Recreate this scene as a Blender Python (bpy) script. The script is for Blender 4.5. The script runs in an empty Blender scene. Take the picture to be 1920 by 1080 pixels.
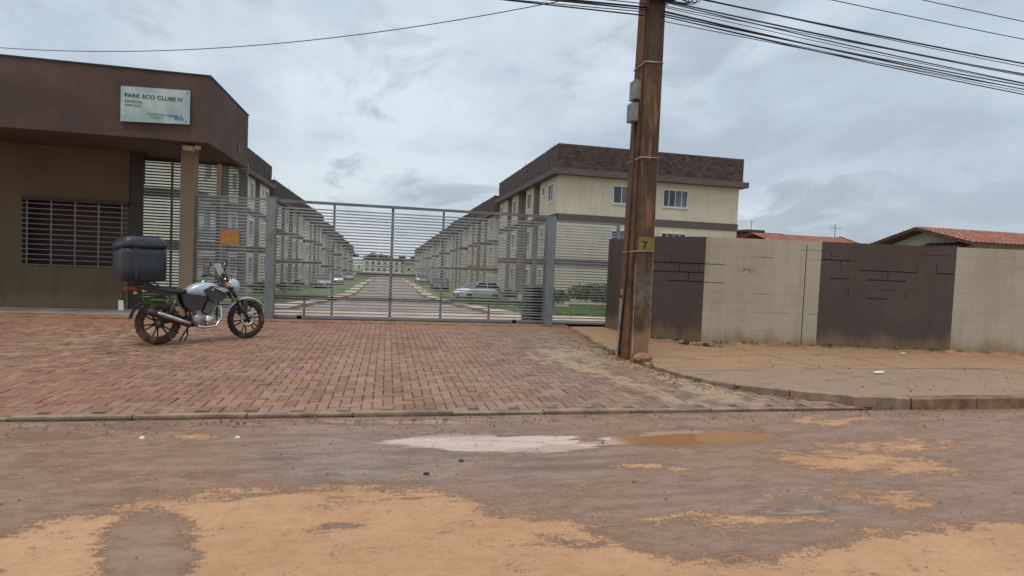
import bpy, bmesh, math, random
import numpy as np
from mathutils import Matrix, Vector
random.seed(7); rng = np.random.default_rng(7)
S = bpy.context.scene
COL = S.collection
# ------------------------------------------------------------------ camera, sky, sun, exposure
R = [[0.97698, -0.03247, -0.21084], [-0.20916, 0.04847, -0.97668], [0.04193, 0.99830, 0.04057]]
m4 = Matrix(R).to_4x4(); m4.translation = Vector((0, 0, 1.55))
cd = bpy.data.cameras.new('camera'); cam = bpy.data.objects.new('camera', cd); COL.objects.link(cam)
cam.matrix_world = m4; cd.sensor_width = 36; cd.lens = 36 * 1088 / 1920; cd.clip_start = .05; cd.clip_end = 1500
S.camera = cam
SUN_EL, SUN_AZ = math.radians(74), math.radians(205)
SKYLOC = (16.4, 14.2, 0)
W = bpy.data.worlds.new('World'); S.world = W; W.use_nodes = True
def world():
    nt = W.node_tree; N = nt.nodes; L = nt.links; N.clear()
    def n(t, **k):
        x = N.new(t)
        for a, b in k.items(): setattr(x, a, b)
        return x
    def math_(op, a, b=None):
        x = n('ShaderNodeMath', operation=op)
        for i, v in enumerate((a, b)):
            if v is None: continue
            if isinstance(v, (int, float)): x.inputs[i].default_value = v
            else: L.new(v, x.inputs[i])
        return x.outputs[0]
    out = n('ShaderNodeOutputWorld'); bg = n('ShaderNodeBackground'); L.new(bg.outputs[0], out.inputs[0])
    sky = n('ShaderNodeTexSky', sky_type='NISHITA'); sky.sun_disc = False
    sky.sun_elevation = SUN_EL; sky.sun_rotation = SUN_AZ
    tc = n('ShaderNodeTexCoord'); sp = n('ShaderNodeSeparateXYZ'); L.new(tc.outputs['Generated'], sp.inputs[0])
    zc = math_('MAXIMUM', sp.outputs[2], 0.0); zd = math_('ADD', zc, 0.27)
    u = math_('DIVIDE', sp.outputs[0], zd); v = math_('DIVIDE', sp.outputs[1], zd)
    cb = n('ShaderNodeCombineXYZ'); L.new(u, cb.inputs[0]); L.new(v, cb.inputs[1]); L.new(math_('MULTIPLY', zc, 1.4), cb.inputs[2])
    mp = n('ShaderNodeMapping'); L.new(cb.outputs[0], mp.inputs[0]); mp.inputs['Location'].default_value = SKYLOC
    mp.inputs['Scale'].default_value = (1.0, .8, 1)
    n1 = n('ShaderNodeTexNoise'); L.new(mp.outputs[0], n1.inputs['Vector']); n1.inputs['Scale'].default_value = .95
    n1.inputs['Detail'].default_value = 7; n1.inputs['Roughness'].default_value = .52; n1.inputs['Distortion'].default_value = .35
    n2 = n('ShaderNodeTexNoise'); L.new(mp.outputs[0], n2.inputs['Vector']); n2.inputs['Scale'].default_value = 2.9
    n2.inputs['Detail'].default_value = 8; n2.inputs['Roughness'].default_value = .56; n2.inputs['Distortion'].default_value = .2
    sm = math_('ADD', math_('MULTIPLY', n1.outputs[0], .68), math_('MULTIPLY', n2.outputs[0], .32))
    cr = n('ShaderNodeValToRGB'); L.new(sm, cr.inputs[0]); e = cr.color_ramp.elements
    e[0].position = .38; e[0].color = (4.5, 5.25, 6.05, 1)
    e[1].position = .59; e[1].color = (7.1, 7.8, 8.35, 1)
    a = e.new(.455); a.color = (5.3, 6.2, 7.0, 1); b = e.new(.52); b.color = (6.2, 7.0, 7.7, 1)
    for el in e: el.color = [c / 8.0 for c in el.color[:3]] + [1]
    n3 = n('ShaderNodeTexNoise'); L.new(mp.outputs[0], n3.inputs['Vector']); n3.inputs['Scale'].default_value = 1.9; n3.inputs['Detail'].default_value = 9; n3.inputs['Roughness'].default_value = .6; n3.inputs['Distortion'].default_value = .5
    mr = n('ShaderNodeMapRange'); mr.interpolation_type = 'SMOOTHSTEP'; L.new(n3.outputs[0], mr.inputs[0]); mr.inputs[1].default_value = .53; mr.inputs[2].default_value = .65; mr.inputs[4].default_value = .75
    dk = n('ShaderNodeMixRGB'); L.new(mr.outputs[0], dk.inputs[0]); L.new(cr.outputs[0], dk.inputs[1]); dk.inputs[2].default_value = (.50, .58, .67, 1)
    sc = n('ShaderNodeVectorMath', operation='SCALE'); L.new(dk.outputs[0], sc.inputs[0])
    L.new(math_('ADD', math_('MULTIPLY', zc, 3.4), 7.7), sc.inputs['Scale'])
    mx = n('ShaderNodeMixRGB'); mx.inputs[0].default_value = .93
    L.new(sky.outputs[0], mx.inputs[1]); L.new(sc.outputs[0], mx.inputs[2]); L.new(mx.outputs[0], bg.inputs[0])
    bg.inputs[1].default_value = .10
world()
sd = bpy.data.lights.new('sun', 'SUN'); sd.energy = 1.5; sd.angle = math.radians(20); sd.color = (1, .97, .92)
sun = bpy.data.objects.new('sun', sd); COL.objects.link(sun)
# sun_rotation turns clockwise from +Y: direction to the sun
dv = Vector((math.sin(SUN_AZ) * math.cos(SUN_EL), math.cos(SUN_AZ) * math.cos(SUN_EL), math.sin(SUN_EL)))
sun.rotation_euler = dv.to_track_quat('Z', 'Y').to_euler()
S.view_settings.view_transform = 'Standard'; S.view_settings.look = 'None'
S.view_settings.exposure = 0.0; S.view_settings.gamma = 1; S.view_settings.use_curve_mapping = False

# ------------------------------------------------------------------ material helper
class NT:
    def __init__(s, name):
        s.m = bpy.data.materials.new(name); s.m.use_nodes = True; s.t = s.m.node_tree; s.N = s.t.nodes; s.L = s.t.links
        s.b = s.N['Principled BSDF']
        s.geo = None
    def n(s, t, **k):
        x = s.N.new(t)
        for a, b in k.items(): setattr(x, a, b)
        return x
    def put(s, sock, v):
        if hasattr(v, 'is_linked') or hasattr(v, 'links'): s.L.new(v, sock)
        elif isinstance(v, (tuple, list)): sock.default_value = tuple(v) + (1,) if len(sock.default_value) == 4 and len(v) == 3 else v
        else: sock.default_value = v
    def math(s, op, a, b=0.0, c=None, clamp=False):
        x = s.n('ShaderNodeMath', operation=op); x.use_clamp = clamp
        s.put(x.inputs[0], a); s.put(x.inputs[1], b)
        if c is not None: s.put(x.inputs[2], c)
        return x.outputs[0]
    def pos(s):
        if s.geo is None: s.geo = s.n('ShaderNodeNewGeometry')
        return s.geo.outputs['Position']
    def obj(s): return s.n('ShaderNodeTexCoord').outputs['Object']
    def xyz(s, v=None):
        x = s.n('ShaderNodeSeparateXYZ'); s.L.new(v or s.pos(), x.inputs[0]); return x.outputs
    def noise(s, scale, detail=4, rough=.55, vec=None, dist=0, sc3=None):
        x = s.n('ShaderNodeTexNoise'); v = vec or s.pos()
        if sc3:
            mp = s.n('ShaderNodeMapping'); s.L.new(v, mp.inputs[0]); mp.inputs['Scale'].default_value = sc3; v = mp.outputs[0]
        s.L.new(v, x.inputs['Vector']); x.inputs['Scale'].default_value = scale; x.inputs['Detail'].default_value = detail
        x.inputs['Roughness'].default_value = rough; x.inputs['Distortion'].default_value = dist
        return x.outputs[0]
    def ramp(s, v, a, b, lo=0., hi=1.):
        x = s.n('ShaderNodeMapRange'); x.interpolation_type = 'SMOOTHSTEP'
        s.put(x.inputs[0], v); x.inputs[1].default_value = a; x.inputs[2].default_value = b
        x.inputs[3].default_value = lo; x.inputs[4].default_value = hi
        return x.outputs[0]
    def mix(s, f, a, b, mode='MIX'):
        x = s.n('ShaderNodeMixRGB', blend_type=mode); s.put(x.inputs[0], f); s.put(x.inputs[1], a); s.put(x.inputs[2], b)
        return x.outputs[0]
    def bump(s, h, strength=.3, dist=.01):
        x = s.n('ShaderNodeBump'); x.inputs['Strength'].default_value = strength; x.inputs['Distance'].default_value = dist
        s.L.new(h, x.inputs['Height']); s.L.new(x.outputs[0], s.b.inputs['Normal'])
    def attr(s, name):
        x = s.n('ShaderNodeAttribute'); x.attribute_name = name; return x.outputs['Fac']
    def out(s, col=None, rough=None, metal=None, spec=None):
        if col is not None: s.put(s.b.inputs['Base Color'], col)
        if rough is not None: s.put(s.b.inputs['Roughness'], rough)
        if metal is not None: s.put(s.b.inputs['Metallic'], metal)
        if spec is not None: s.put(s.b.inputs['Specular IOR Level'], spec)
        return s.m
def sh(c, k): return tuple(min(1, v * k) for v in c)
def simple(name, col, rough=.6, metal=0, var=.18, scale=6, bump=0, dirt=None, dirt_amt=.4, local=False):
    t = NT(name); v = t.obj() if local else None
    a = t.noise(scale, 5, .6, v); c = t.mix(t.ramp(a, .3, .7), sh(col, 1 - var), sh(col, 1 + var))
    if dirt:
        d = t.noise(scale * .4, 6, .65, v); c = t.mix(t.math('MULTIPLY', t.ramp(d, .45, .68), dirt_amt), c, dirt)
    t.out(c, rough, metal)
    if bump: t.bump(t.noise(scale * 12, 3, .6, v), bump, .01)
    return t.m
M = {}
CLAY = (.36, .17, .085)
def wallpaint(name, col, dirtz=0.12, splash=.5, var=.1, smudge=False):
    t = NT(name); p = t.xyz()
    big = t.noise(.9, 6, .6); fine = t.noise(14, 4, .6); drip = t.noise(1, 5, .6, sc3=(5, 5, .35))
    c = t.mix(t.ramp(big, .3, .7), sh(col, 1 - var), sh(col, 1 + var))
    c = t.mix(t.math('MULTIPLY', t.ramp(drip, .5, .72), .28), c, sh(col, .55))
    c = t.mix(t.math('MULTIPLY', t.ramp(fine, .45, .75), .22), c, sh(col, 1.35))
    h = t.math('SUBTRACT', p[2], dirtz)
    h = t.math('SUBTRACT', h, t.math('MULTIPLY', t.math('SUBTRACT', t.noise(2.2, 5, .7, sc3=(1, 1, .2)), .5), .9))
    c = t.mix(t.ramp(h, .0, .34, splash, 0), c, (.30, .19, .10))
    sp = t.noise(3.4, 6, .7); c = t.mix(t.math('MULTIPLY', t.ramp(sp, .66, .74), .5), c, (.10, .085, .075))
    if smudge:
        dx = t.math('DIVIDE', t.math('SUBTRACT', p[0], 7.28), .36); dz_ = t.math('DIVIDE', t.math('SUBTRACT', p[2], 1.64), .12)
        q = t.math('SUBTRACT', 1.0, t.math('SQRT', t.math('ADD', t.math('MULTIPLY', dx, dx), t.math('MULTIPLY', dz_, dz_))), clamp=True)
        c = t.mix(t.ramp(t.math('ADD', q, t.math('MULTIPLY', t.math('SUBTRACT', t.noise(16, 5, .7), .5), 2.2)), .45, .8, 0, .6), c, (.13, .11, .095))
    t.out(c, .88); t.bump(t.math('ADD', t.noise(70, 3, .6), t.math('MULTIPLY', t.noise(9, 4, .6), 1.2)), .35, .006)
    return t.m
M['wall_brown'] = wallpaint('brown_wall_paint', (.083, .060, .050))
M['wall_beige'] = wallpaint('beige_wall_paint', (.41, .36, .27), splash=.8, smudge=True)
M['gate_brown'] = wallpaint('gatehouse_brown_render', (.086, .057, .046), dirtz=-9, var=.24)
M['gate_beige_shaded'] = wallpaint('gatehouse_beige_render_shaded', (.13, .10, .06), splash=.4)  # column's beige for the inner walls, portico shade put into the darker colour
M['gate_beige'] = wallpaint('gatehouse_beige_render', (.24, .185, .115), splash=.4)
M['bld_beige'] = wallpaint('apartment_beige_render', (.64, .55, .425), dirtz=-9, var=.06)
M['bld_grey'] = wallpaint('apartment_pale_render', (.74, .69, .58), dirtz=-9, var=.06)
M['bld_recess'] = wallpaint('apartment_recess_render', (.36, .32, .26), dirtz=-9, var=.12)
M['bld_brown'] = wallpaint('apartment_brown_band', (.125, .098, .088), dirtz=-9)
def parapet():
    t = NT('brown_block_facing'); a = t.noise(3.2, 5, .7); b = t.noise(1.1, 5, .6, sc3=(1, 1, .5)); c = t.noise(2.2, 2, .5, sc3=(1, 1, 3))
    col = t.mix(t.ramp(a, .3, .7), (.064, .040, .036), (.118, .080, .072))
    col = t.mix(t.ramp(b, .55, .75), col, (.05, .045, .04)); col = t.mix(t.ramp(c, .64, .68), col, (.03, .022, .02))
    t.out(col, .92); t.bump(t.noise(30, 4, .6), .5, .02); return t.m
M['parapet'] = parapet()
M['white'] = simple('white_aluminium', (.68, .68, .66), .4, var=.06)
M['curtain'] = simple('pale_curtain', (.5, .5, .48), .8)
M['gal'] = simple('grey_gate_paint', (.20, .225, .23), .45, .2, var=.12, scale=9, dirt=(.2, .13, .08), dirt_amt=.35, bump=.06)
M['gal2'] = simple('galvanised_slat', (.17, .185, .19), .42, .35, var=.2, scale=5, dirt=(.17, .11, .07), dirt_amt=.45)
M['slat'] = simple('slat_steel', (.33, .345, .35), .34, .4, var=.2, scale=3, dirt=(.2, .14, .09), dirt_amt=.4)
M['dark'] = simple('dark_steel', (.035, .033, .032), .5, .3)
M['rubber'] = simple('tyre_rubber', (.022, .020, .019), .85, dirt=CLAY, dirt_amt=.3, scale=14, local=True)
M['rubber_dusty'] = simple('dusty_tyre_rubber', (.05, .034, .026), .9, dirt=CLAY, dirt_amt=.75, scale=9, local=True)
M['blackp'] = simple('black_plastic', (.025, .025, .028), .42, var=.2, local=True, dirt=(.2, .13, .09), dirt_amt=.25)
M['seat'] = simple('seat_vinyl', (.022, .022, .024), .55, bump=.2, local=True, dirt=(.2, .14, .1), dirt_amt=.3)
M['silver'] = simple('silver_blue_paint', (.44, .50, .56), .22, .15, var=.05, local=True, dirt=(.3, .2, .13), dirt_amt=.25)
M['chrome'] = simple('worn_chrome', (.62, .60, .57), .22, 1, var=.15, local=True, dirt=(.25, .14, .08), dirt_amt=.45, scale=12)
M['alu'] = simple('cast_aluminium', (.34, .33, .31), .42, .8, var=.25, local=True, dirt=(.25, .14, .08), dirt_amt=.5, scale=14)
M['alloy'] = simple('dark_alloy', (.05, .045, .042), .4, .6, local=True, dirt=CLAY, dirt_amt=.35, scale=14)
M['navy'] = simple('navy_box_plastic', (.016, .02, .034), .38, var=.15, local=True, dirt=(.12, .09, .07), dirt_amt=.2, bump=.05)
M['red'] = simple('red_lens', (.30, .02, .015), .2, var=.05)
M['orange'] = simple('orange_lens', (.55, .2, .02), .25, var=.05)
def glassy(name, col, rough=.08):
    t = NT(name); a = t.noise(1.3, 3, .5); t.out(t.mix(t.ramp(a, .35, .65), sh(col, .6), sh(col, 1.5)), rough, 0, .8); return t.m
M['glass'] = glassy('window_glass', (.03, .034, .04)); M['cglass'] = glassy('car_glass', (.03, .035, .04), .05)
M['glass2'] = glassy('window_glass_curtained', (.11, .12, .13), .15)
def clear():
    t = NT('clear_screen'); t.out((.82, .86, .92), .12, 0, .7); t.b.inputs['Alpha'].default_value = .9; return t.m
M['screen'] = clear(); M['shutter'] = simple('brown_shutter', (.16, .10, .07), .6)
M['lens'] = simple('headlight_glass', (.75, .78, .8), .08, .3, var=.05)
def pole():
    t = NT('stained_concrete'); p = t.xyz()
    st = t.noise(1, 6, .65, sc3=(14, 14, .55)); bl = t.noise(1.6, 6, .7); f = t.noise(40, 4, .6)
    c = t.mix(t.ramp(bl, .35, .65), (.068, .038, .020), (.14, .085, .048))
    c = t.mix(t.ramp(st, .42, .62), c, (.055, .03, .015))
    c = t.mix(t.ramp(t.noise(1, 5, .6, sc3=(9, 9, .9)), .55, .66), c, (.19, .10, .05))
    c = t.mix(t.math('MULTIPLY', t.ramp(f, .5, .8), .3), c, (.24, .2, .16))
    hb = t.math('SUBTRACT', p[2], t.math('MULTIPLY', t.noise(3, 4, .6), .5))
    c = t.mix(t.ramp(hb, .05, .4, .85, 0), c, (.30, .16, .085))
    gr = t.math('MULTIPLY', t.ramp(hb, .5, .8), t.ramp(hb, 1.4, 1.0)); gr2 = t.math('MULTIPLY', gr, t.ramp(bl, .4, .55))
    c = t.mix(t.math('MULTIPLY', gr2, .7), c, (.15, .15, .125))
    c = t.mix(t.ramp(p[2], 4.6, 6.2, 0, .65), c, (.035, .028, .024))
    t.out(c, .9); t.bump(t.math('ADD', f, t.math('MULTIPLY', st, 2)), .5, .01); return t.m
M['pole'] = pole()
M['rust'] = simple('rust_stained_concrete', (.165, .076, .032), .88, var=.3, scale=5, dirt=(.07, .035, .018), dirt_amt=.8, bump=.4)
M['pole_edge'] = simple('worn_concrete_edge', (.38, .29, .21), .9, var=.3, scale=10, dirt=(.1, .06, .035), dirt_amt=.8)
M['yellow'] = simple('faded_yellow_paint', (.20, .15, .03), .85, var=.35, scale=22, dirt=(.12, .075, .035), dirt_amt=.95)
M['signyel'] = simple('orange_sign_paint', (.48, .20, .03), .5, var=.2, scale=12)
M['strap'] = simple('steel_band', (.42, .40, .37), .45, .5)
M['cable'] = simple('cable_sheath', (.018, .018, .02), .6)
M['bin'] = simple('bin_plastic', (.008, .009, .011), .55)
M['greybox'] = simple('grey_meter_box', (.22, .23, .22), .6, scale=10)
def signboard():
    t = NT('weathered_sign_sheet'); a = t.noise(1.8, 5, .6); t.out(t.mix(t.ramp(a, .35, .65), (.30, .42, .42), (.50, .57, .56)), .45); return t.m
M['sign'] = signboard(); M['ink'] = simple('dark_lettering', (.035, .06, .06), .6); M['ink2'] = simple('green_lettering', (.06, .13, .10), .6)
M['sgreen'] = simple('green_print', (.16, .33, .24), .6); M['sblue'] = simple('blue_print', (.09, .24, .42), .6)
M['tile'] = simple('clay_roof_tile', (.36, .15, .095), .85, var=.3, scale=5, dirt=(.12, .07, .05), dirt_amt=.5, bump=.4)
M['rtile_dark'] = simple('old_roof_tile', (.10, .06, .05), .9, var=.4, scale=6, bump=.4)
M['redblock'] = simple('red_clay_block', (.33, .085, .06), .9, var=.35, scale=7, bump=.4)
M['cream'] = wallpaint('cream_render', (.52, .50, .42), dirtz=-9)
M['bark'] = simple('bark', (.10, .07, .05), .95, bump=.5)
def leafm(name, c1, c2):
    t = NT(name); oi = t.n('ShaderNodeAttribute'); oi.attribute_name = 'tint'
    t.out(t.mix(oi.outputs['Fac'], c1, c2), .6); return t.m
M['leaf'] = leafm('shrub_leaf', (.035, .08, .015), (.14, .22, .045)); M['leaf_far'] = leafm('tree_leaf', (.03, .06, .035), (.07, .11, .055))
M['grassblade'] = leafm('grass_blade', (.09, .19, .02), (.26, .40, .07))
def paint(name, c):
    t = NT(name); t.out(t.mix(t.ramp(t.noise(2, 4, .6), .4, .7), c, sh(c, .82)), .25); t.b.inputs['Coat Weight'].default_value = .5; return t.m
M['c_white'] = paint('white_car_paint', (.80, .81, .82)); M['c_black'] = paint('black_car_paint', (.012, .014, .018))
M['c_silver'] = paint('silver_car_paint', (.36, .38, .40)); M['c_red'] = paint('faded_red_car_paint', (.36, .14, .13)); M['c_grey'] = paint('grey_car_paint', (.09, .10, .12))

# ---- ground materials
def ground_m():
    t = NT('ground_soil'); p = t.xyz(); a = t.noise(.5, 7, .65); b = t.noise(8, 5, .6)
    g = t.mix(t.ramp(b, .35, .65), (.07, .14, .022), (.16, .25, .055)); d = t.mix(t.ramp(b, .35, .65), (.22, .13, .075), (.33, .20, .12))
    f = t.math('MULTIPLY', t.ramp(p[1], 17.5, 19, 0, 1), t.ramp(a, .58, .50, 0, 1))
    t.out(t.mix(f, d, g), .95); t.bump(b, .6, .04); return t.m
M['ground'] = ground_m()
def road_m():
    t = NT('wet_muddy_road')
    p0 = t.xyz(); sand = t.attr('sand'); pud = t.attr('puddle'); mud = t.attr('mud')
    e1 = t.noise(2.6, 12, .80, sc3=(.8, 2.0, 1)); e2 = t.noise(38, 5, .65); big = t.noise(.7, 5, .6); streak = t.noise(2.2, 6, .65, sc3=(.5, 2.6, 1))
    s = t.math('ADD', sand, t.math('MULTIPLY', t.math('SUBTRACT', e1, .5), 3.1))
    s = t.math('ADD', s, t.math('MULTIPLY', t.math('SUBTRACT', e2, .5), 1.3))
    e3 = t.noise(120, 3, .6)
    s = t.math('ADD', s, t.math('MULTIPLY', t.math('SUBTRACT', e3, .5), 1.1))
    sm = t.ramp(s, .38, .68); sh_ = t.ramp(s, .44, .60)
    edge = t.math('MULTIPLY', t.ramp(s, .30, .5), t.ramp(s, .78, .54))
    e4 = t.noise(9, 8, .75, sc3=(.8, 1.4, 1))
    sandc = t.mix(t.ramp(big, .3, .7), (.43, .225, .115), (.55, .315, .175))
    sandc = t.mix(t.math('MULTIPLY', t.ramp(e2, .35, .75), .45), sandc, (.34, .18, .10))
    sandc = t.mix(t.math('MULTIPLY', t.ramp(e4, .42, .62), .3), sandc, (.60, .36, .20))
    sandc = t.mix(t.math('MULTIPLY', t.ramp(t.noise(6, 10, .82), .57, .65), .6), sandc, (.19, .10, .065))
    wetc = t.mix(t.ramp(streak, .35, .65), (.165, .105, .075), (.31, .215, .16))
    wetc = t.mix(t.math('MULTIPLY', t.ramp(e2, .5, .72), .35), wetc, (.36, .27, .22))
    wetc = t.mix(t.math('MULTIPLY', t.ramp(e4, .52, .66), .45), wetc, (.14, .085, .065))
    wetc = t.mix(t.math('MULTIPLY', t.ramp(t.noise(1.6, 7, .72, sc3=(.6, 2.0, 1)), .48, .64), .7), wetc, (.30, .165, .105))
    wetc = t.mix(mud, wetc, t.mix(t.ramp(e4, .4, .6), (.22, .115, .065), (.32, .18, .105)))
    c = t.mix(t.math('ADD', t.math('MULTIPLY', sm, .45), t.math('MULTIPLY', sh_, .55)), wetc, sandc); c = t.mix(t.math('MULTIPLY', edge, .5), c, (.22, .12, .075))
    c = t.mix(t.math('MULTIPLY', t.ramp(e3, .45, .7), .2), c, (.5, .36, .26))
    pn = t.math('ADD', pud, t.math('ADD', t.math('MULTIPLY', t.math('SUBTRACT', t.noise(3, 8, .7, sc3=(.5, 2.8, 1)), .5), 1.9), t.math('MULTIPLY', t.math('SUBTRACT', t.noise(3, 4, .6, sc3=(.5, 14, 1)), .5), .8)))
    pm = t.ramp(pn, .46, .58); rim = t.math('MULTIPLY', t.ramp(pn, .25, .48), .55)
    c = t.mix(rim, c, (.20, .10, .06))
    pc = t.mix(t.ramp(t.math('ADD', p0[0], t.math('MULTIPLY', e1, .8)), 2.35, 2.75), (.55, .39, .30), (.33, .165, .07))  # left puddle's pale tone has the bright sky reflection painted into it
    inside = t.math('MULTIPLY', t.ramp(p0[1], 4.35, 4.5), t.math('MULTIPLY', t.ramp(p0[1], 5.25, 5.1), t.ramp(p0[0], -.6, -.4)))
    pc = t.mix(inside, (.27, .17, .115), pc); c = t.mix(pm, c, pc)
    dry = t.ramp(t.math('ADD', streak, t.math('MULTIPLY', e2, .35)), .5, .85, .34, .7)
    dry = t.math('MULTIPLY', dry, t.ramp(mud, .1, .6, .55, 1))
    r = t.mix(sm, dry, (.9, .9, .9)); r = t.mix(pm, r, (.03, .03, .03))
    t.out(c, r, 0, t.mix(sm, (.5, .5, .5), (.15, .15, .15)))
    hh = t.math('ADD', t.math('MULTIPLY', sm, 2.2), t.math('ADD', t.math('ADD', t.math('MULTIPLY', e2, .8), t.math('MULTIPLY', e4, 1.0)), t.math('ADD', t.math('MULTIPLY', e1, .8), t.math('MULTIPLY', e3, .25))))
    hh = t.math('MULTIPLY', hh, t.math('SUBTRACT', 1.0, pm)); t.bump(hh, .55, .014)
    return t.m
M['road'] = road_m()
PX, GX0, GY0 = .110, -9.9, 5.965
def paver_m(name, kind):
    t = NT(name); p = t.xyz()
    cx_ = t.math('FLOOR', t.math('DIVIDE', t.math('SUBTRACT', p[0], GX0), PX))
    cy_ = t.math('FLOOR', t.math('DIVIDE', t.math('SUBTRACT', p[1], GY0), PX))
    k_ = t.math('FLOORED_MODULO', t.math('SUBTRACT', cx_, cy_), 4.0)
    cx_ = t.math('SUBTRACT', cx_, t.math('COMPARE', k_, 1.0, .3)); ry = t.math('SUBTRACT', cy_, t.math('COMPARE', k_, 2.0, .3))
    cb = t.n('ShaderNodeCombineXYZ'); t.L.new(cx_, cb.inputs[0]); t.L.new(ry, cb.inputs[1])
    wn = t.n('ShaderNodeTexWhiteNoise'); t.L.new(cb.outputs[0], wn.inputs[0]); r = wn.outputs['Value']
    big = t.noise(.55, 5, .6); fine = t.noise(45, 4, .65); mid = t.noise(3.5, 6, .7)
    c = t.mix(r, (.21, .108, .064), (.345, .185, .11))
    grey = t.math('MULTIPLY', t.ramp(t.math('ADD', p[0], t.math('MULTIPLY', t.math('SUBTRACT', big, .5), 4)), .4, 3.0), .8)
    c = t.mix(grey, c, t.mix(r, (.17, .12, .082), (.30, .215, .15)))
    c = t.mix(t.math('MULTIPLY', t.ramp(big, .45, .65), .45), c, (.30, .13, .075))
    def blob(bx, by, rx, ry_, ang):
        ca, sa = math.cos(ang), math.sin(ang)
        dx = t.math('SUBTRACT', p[0], bx); dy = t.math('SUBTRACT', p[1], by)
        u = t.math('DIVIDE', t.math('ADD', t.math('MULTIPLY', dx, ca), t.math('MULTIPLY', dy, sa)), rx)
        v = t.math('DIVIDE', t.math('SUBTRACT', t.math('MULTIPLY', dy, ca), t.math('MULTIPLY', dx, sa)), ry_)
        d = t.math('SQRT', t.math('ADD', t.math('MULTIPLY', u, u), t.math('MULTIPLY', v, v)))
        return t.math('SUBTRACT', 1.0, d, clamp=True)
    b = t.math('ADD', blob(3.25, 9.6, 1.2, 2.0, -.35), t.math('ADD', blob(3.2, 7.4, .28, 2.1, .22), blob(4.1, 8.0, .5, 2.6, .05)))
    b = t.math('ADD', b, t.math('MULTIPLY', blob(4.0, 6.6, 1.4, .7, 0), .5))
    b = t.math('ADD', b, t.math('MULTIPLY', blob(-4.5, 11.5, 2.6, 3.6, .1), .55))
    dm = t.ramp(t.math('ADD', t.math('MULTIPLY', b, .9), t.math('ADD', t.math('MULTIPLY', t.math('SUBTRACT', r, .5), .5), t.math('MULTIPLY', t.math('SUBTRACT', mid, .5), 1.6))), .30, .62)
    c = t.mix(t.math('MULTIPLY', dm, .72), c, (.40, .29, .17))
    th = t.ramp(t.math('ADD', p[1], mid), 13.5, 14.4); c = t.mix(t.math('MULTIPLY', th, .75), c, (.34, .15, .08))
    lo = t.ramp(t.math('ADD', p[1], t.math('MULTIPLY', mid, 1.2)), 6.9, 6.3); c = t.mix(t.math('MULTIPLY', lo, .45), c, (.22, .16, .14))
    c = t.mix(t.math('MULTIPLY', t.ramp(fine, .45, .75), .35), c, (.33, .2, .14)); c = t.mix(t.math('MULTIPLY', t.ramp(fine, .45, .3), .35), c, (.06, .035, .028))
    damp = t.ramp(t.noise(.9, 7, .68, sc3=(1, 1.5, 1)), .50, .66); c = t.mix(t.math('MULTIPLY', damp, .42), c, (.12, .07, .045))
    if kind == 'joint': c = t.mix(.6, c, (.06, .035, .022))
    wet = t.ramp(t.noise(1.3, 5, .6), .4, .62, .48, .8)
    t.out(c, wet if kind != 'joint' else .9, 0, .45); t.bump(t.math('ADD', fine, mid), .4, .006); return t.m
M['paver'] = paver_m('red_concrete_paver', 'top'); M['joint'] = paver_m('paver_joint_sand', 'joint')
def walk_m():
    t = NT('muddy_concrete'); p = t.xyz(); a = t.noise(.8, 6, .62, sc3=(1, 1.6, 1)); b = t.noise(30, 5, .65); c_ = t.noise(2.4, 7, .7, sc3=(.7, 1.5, 1))
    c = t.mix(t.ramp(a, .35, .62), (.33, .195, .10), (.27, .18, .12)); c = t.mix(t.math('MULTIPLY', t.ramp(c_, .51, .64), .7), c, (.14, .10, .07))
    c = t.mix(t.math('MULTIPLY', t.ramp(p[1], 7.7, 8.6), .65), c, (.34, .19, .085))
    c = t.mix(t.math('MULTIPLY', t.ramp(p[1], 8.0, 7.6), .5), c, (.28, .18, .125)); c = t.mix(t.math('MULTIPLY', t.ramp(b, .45, .7), .3), c, (.42, .28, .17))
    t.out(c, t.ramp(c_, .5, .68, .75, .32)); t.bump(b, .4, .006); return t.m
M['walk'] = walk_m()
M['kerb'] = simple('muddy_kerb_concrete', (.27, .19, .13), .8, var=.3, scale=5, dirt=(.12, .06, .03), dirt_amt=.75, bump=.3)
M['kerb_face'] = simple('worn_kerb_concrete', (.22, .13, .07), .8, var=.4, scale=5, dirt=(.08, .045, .025), dirt_amt=.9, bump=.4)
M['mudstrip'] = simple('clay_mud', (.33, .165, .08), .7, var=.35, scale=4, dirt=(.16, .075, .04), dirt_amt=.8, bump=.4)
M['iroad'] = simple('inner_block_paving', (.30, .235, .19), .75, var=.2, scale=1.2, dirt=(.22, .14, .09), dirt_amt=.6, bump=.3)
M['ipath'] = simple('pale_path_concrete', (.52, .40, .31), .85, var=.12, scale=2, dirt=(.30, .17, .10), dirt_amt=.5)

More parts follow.
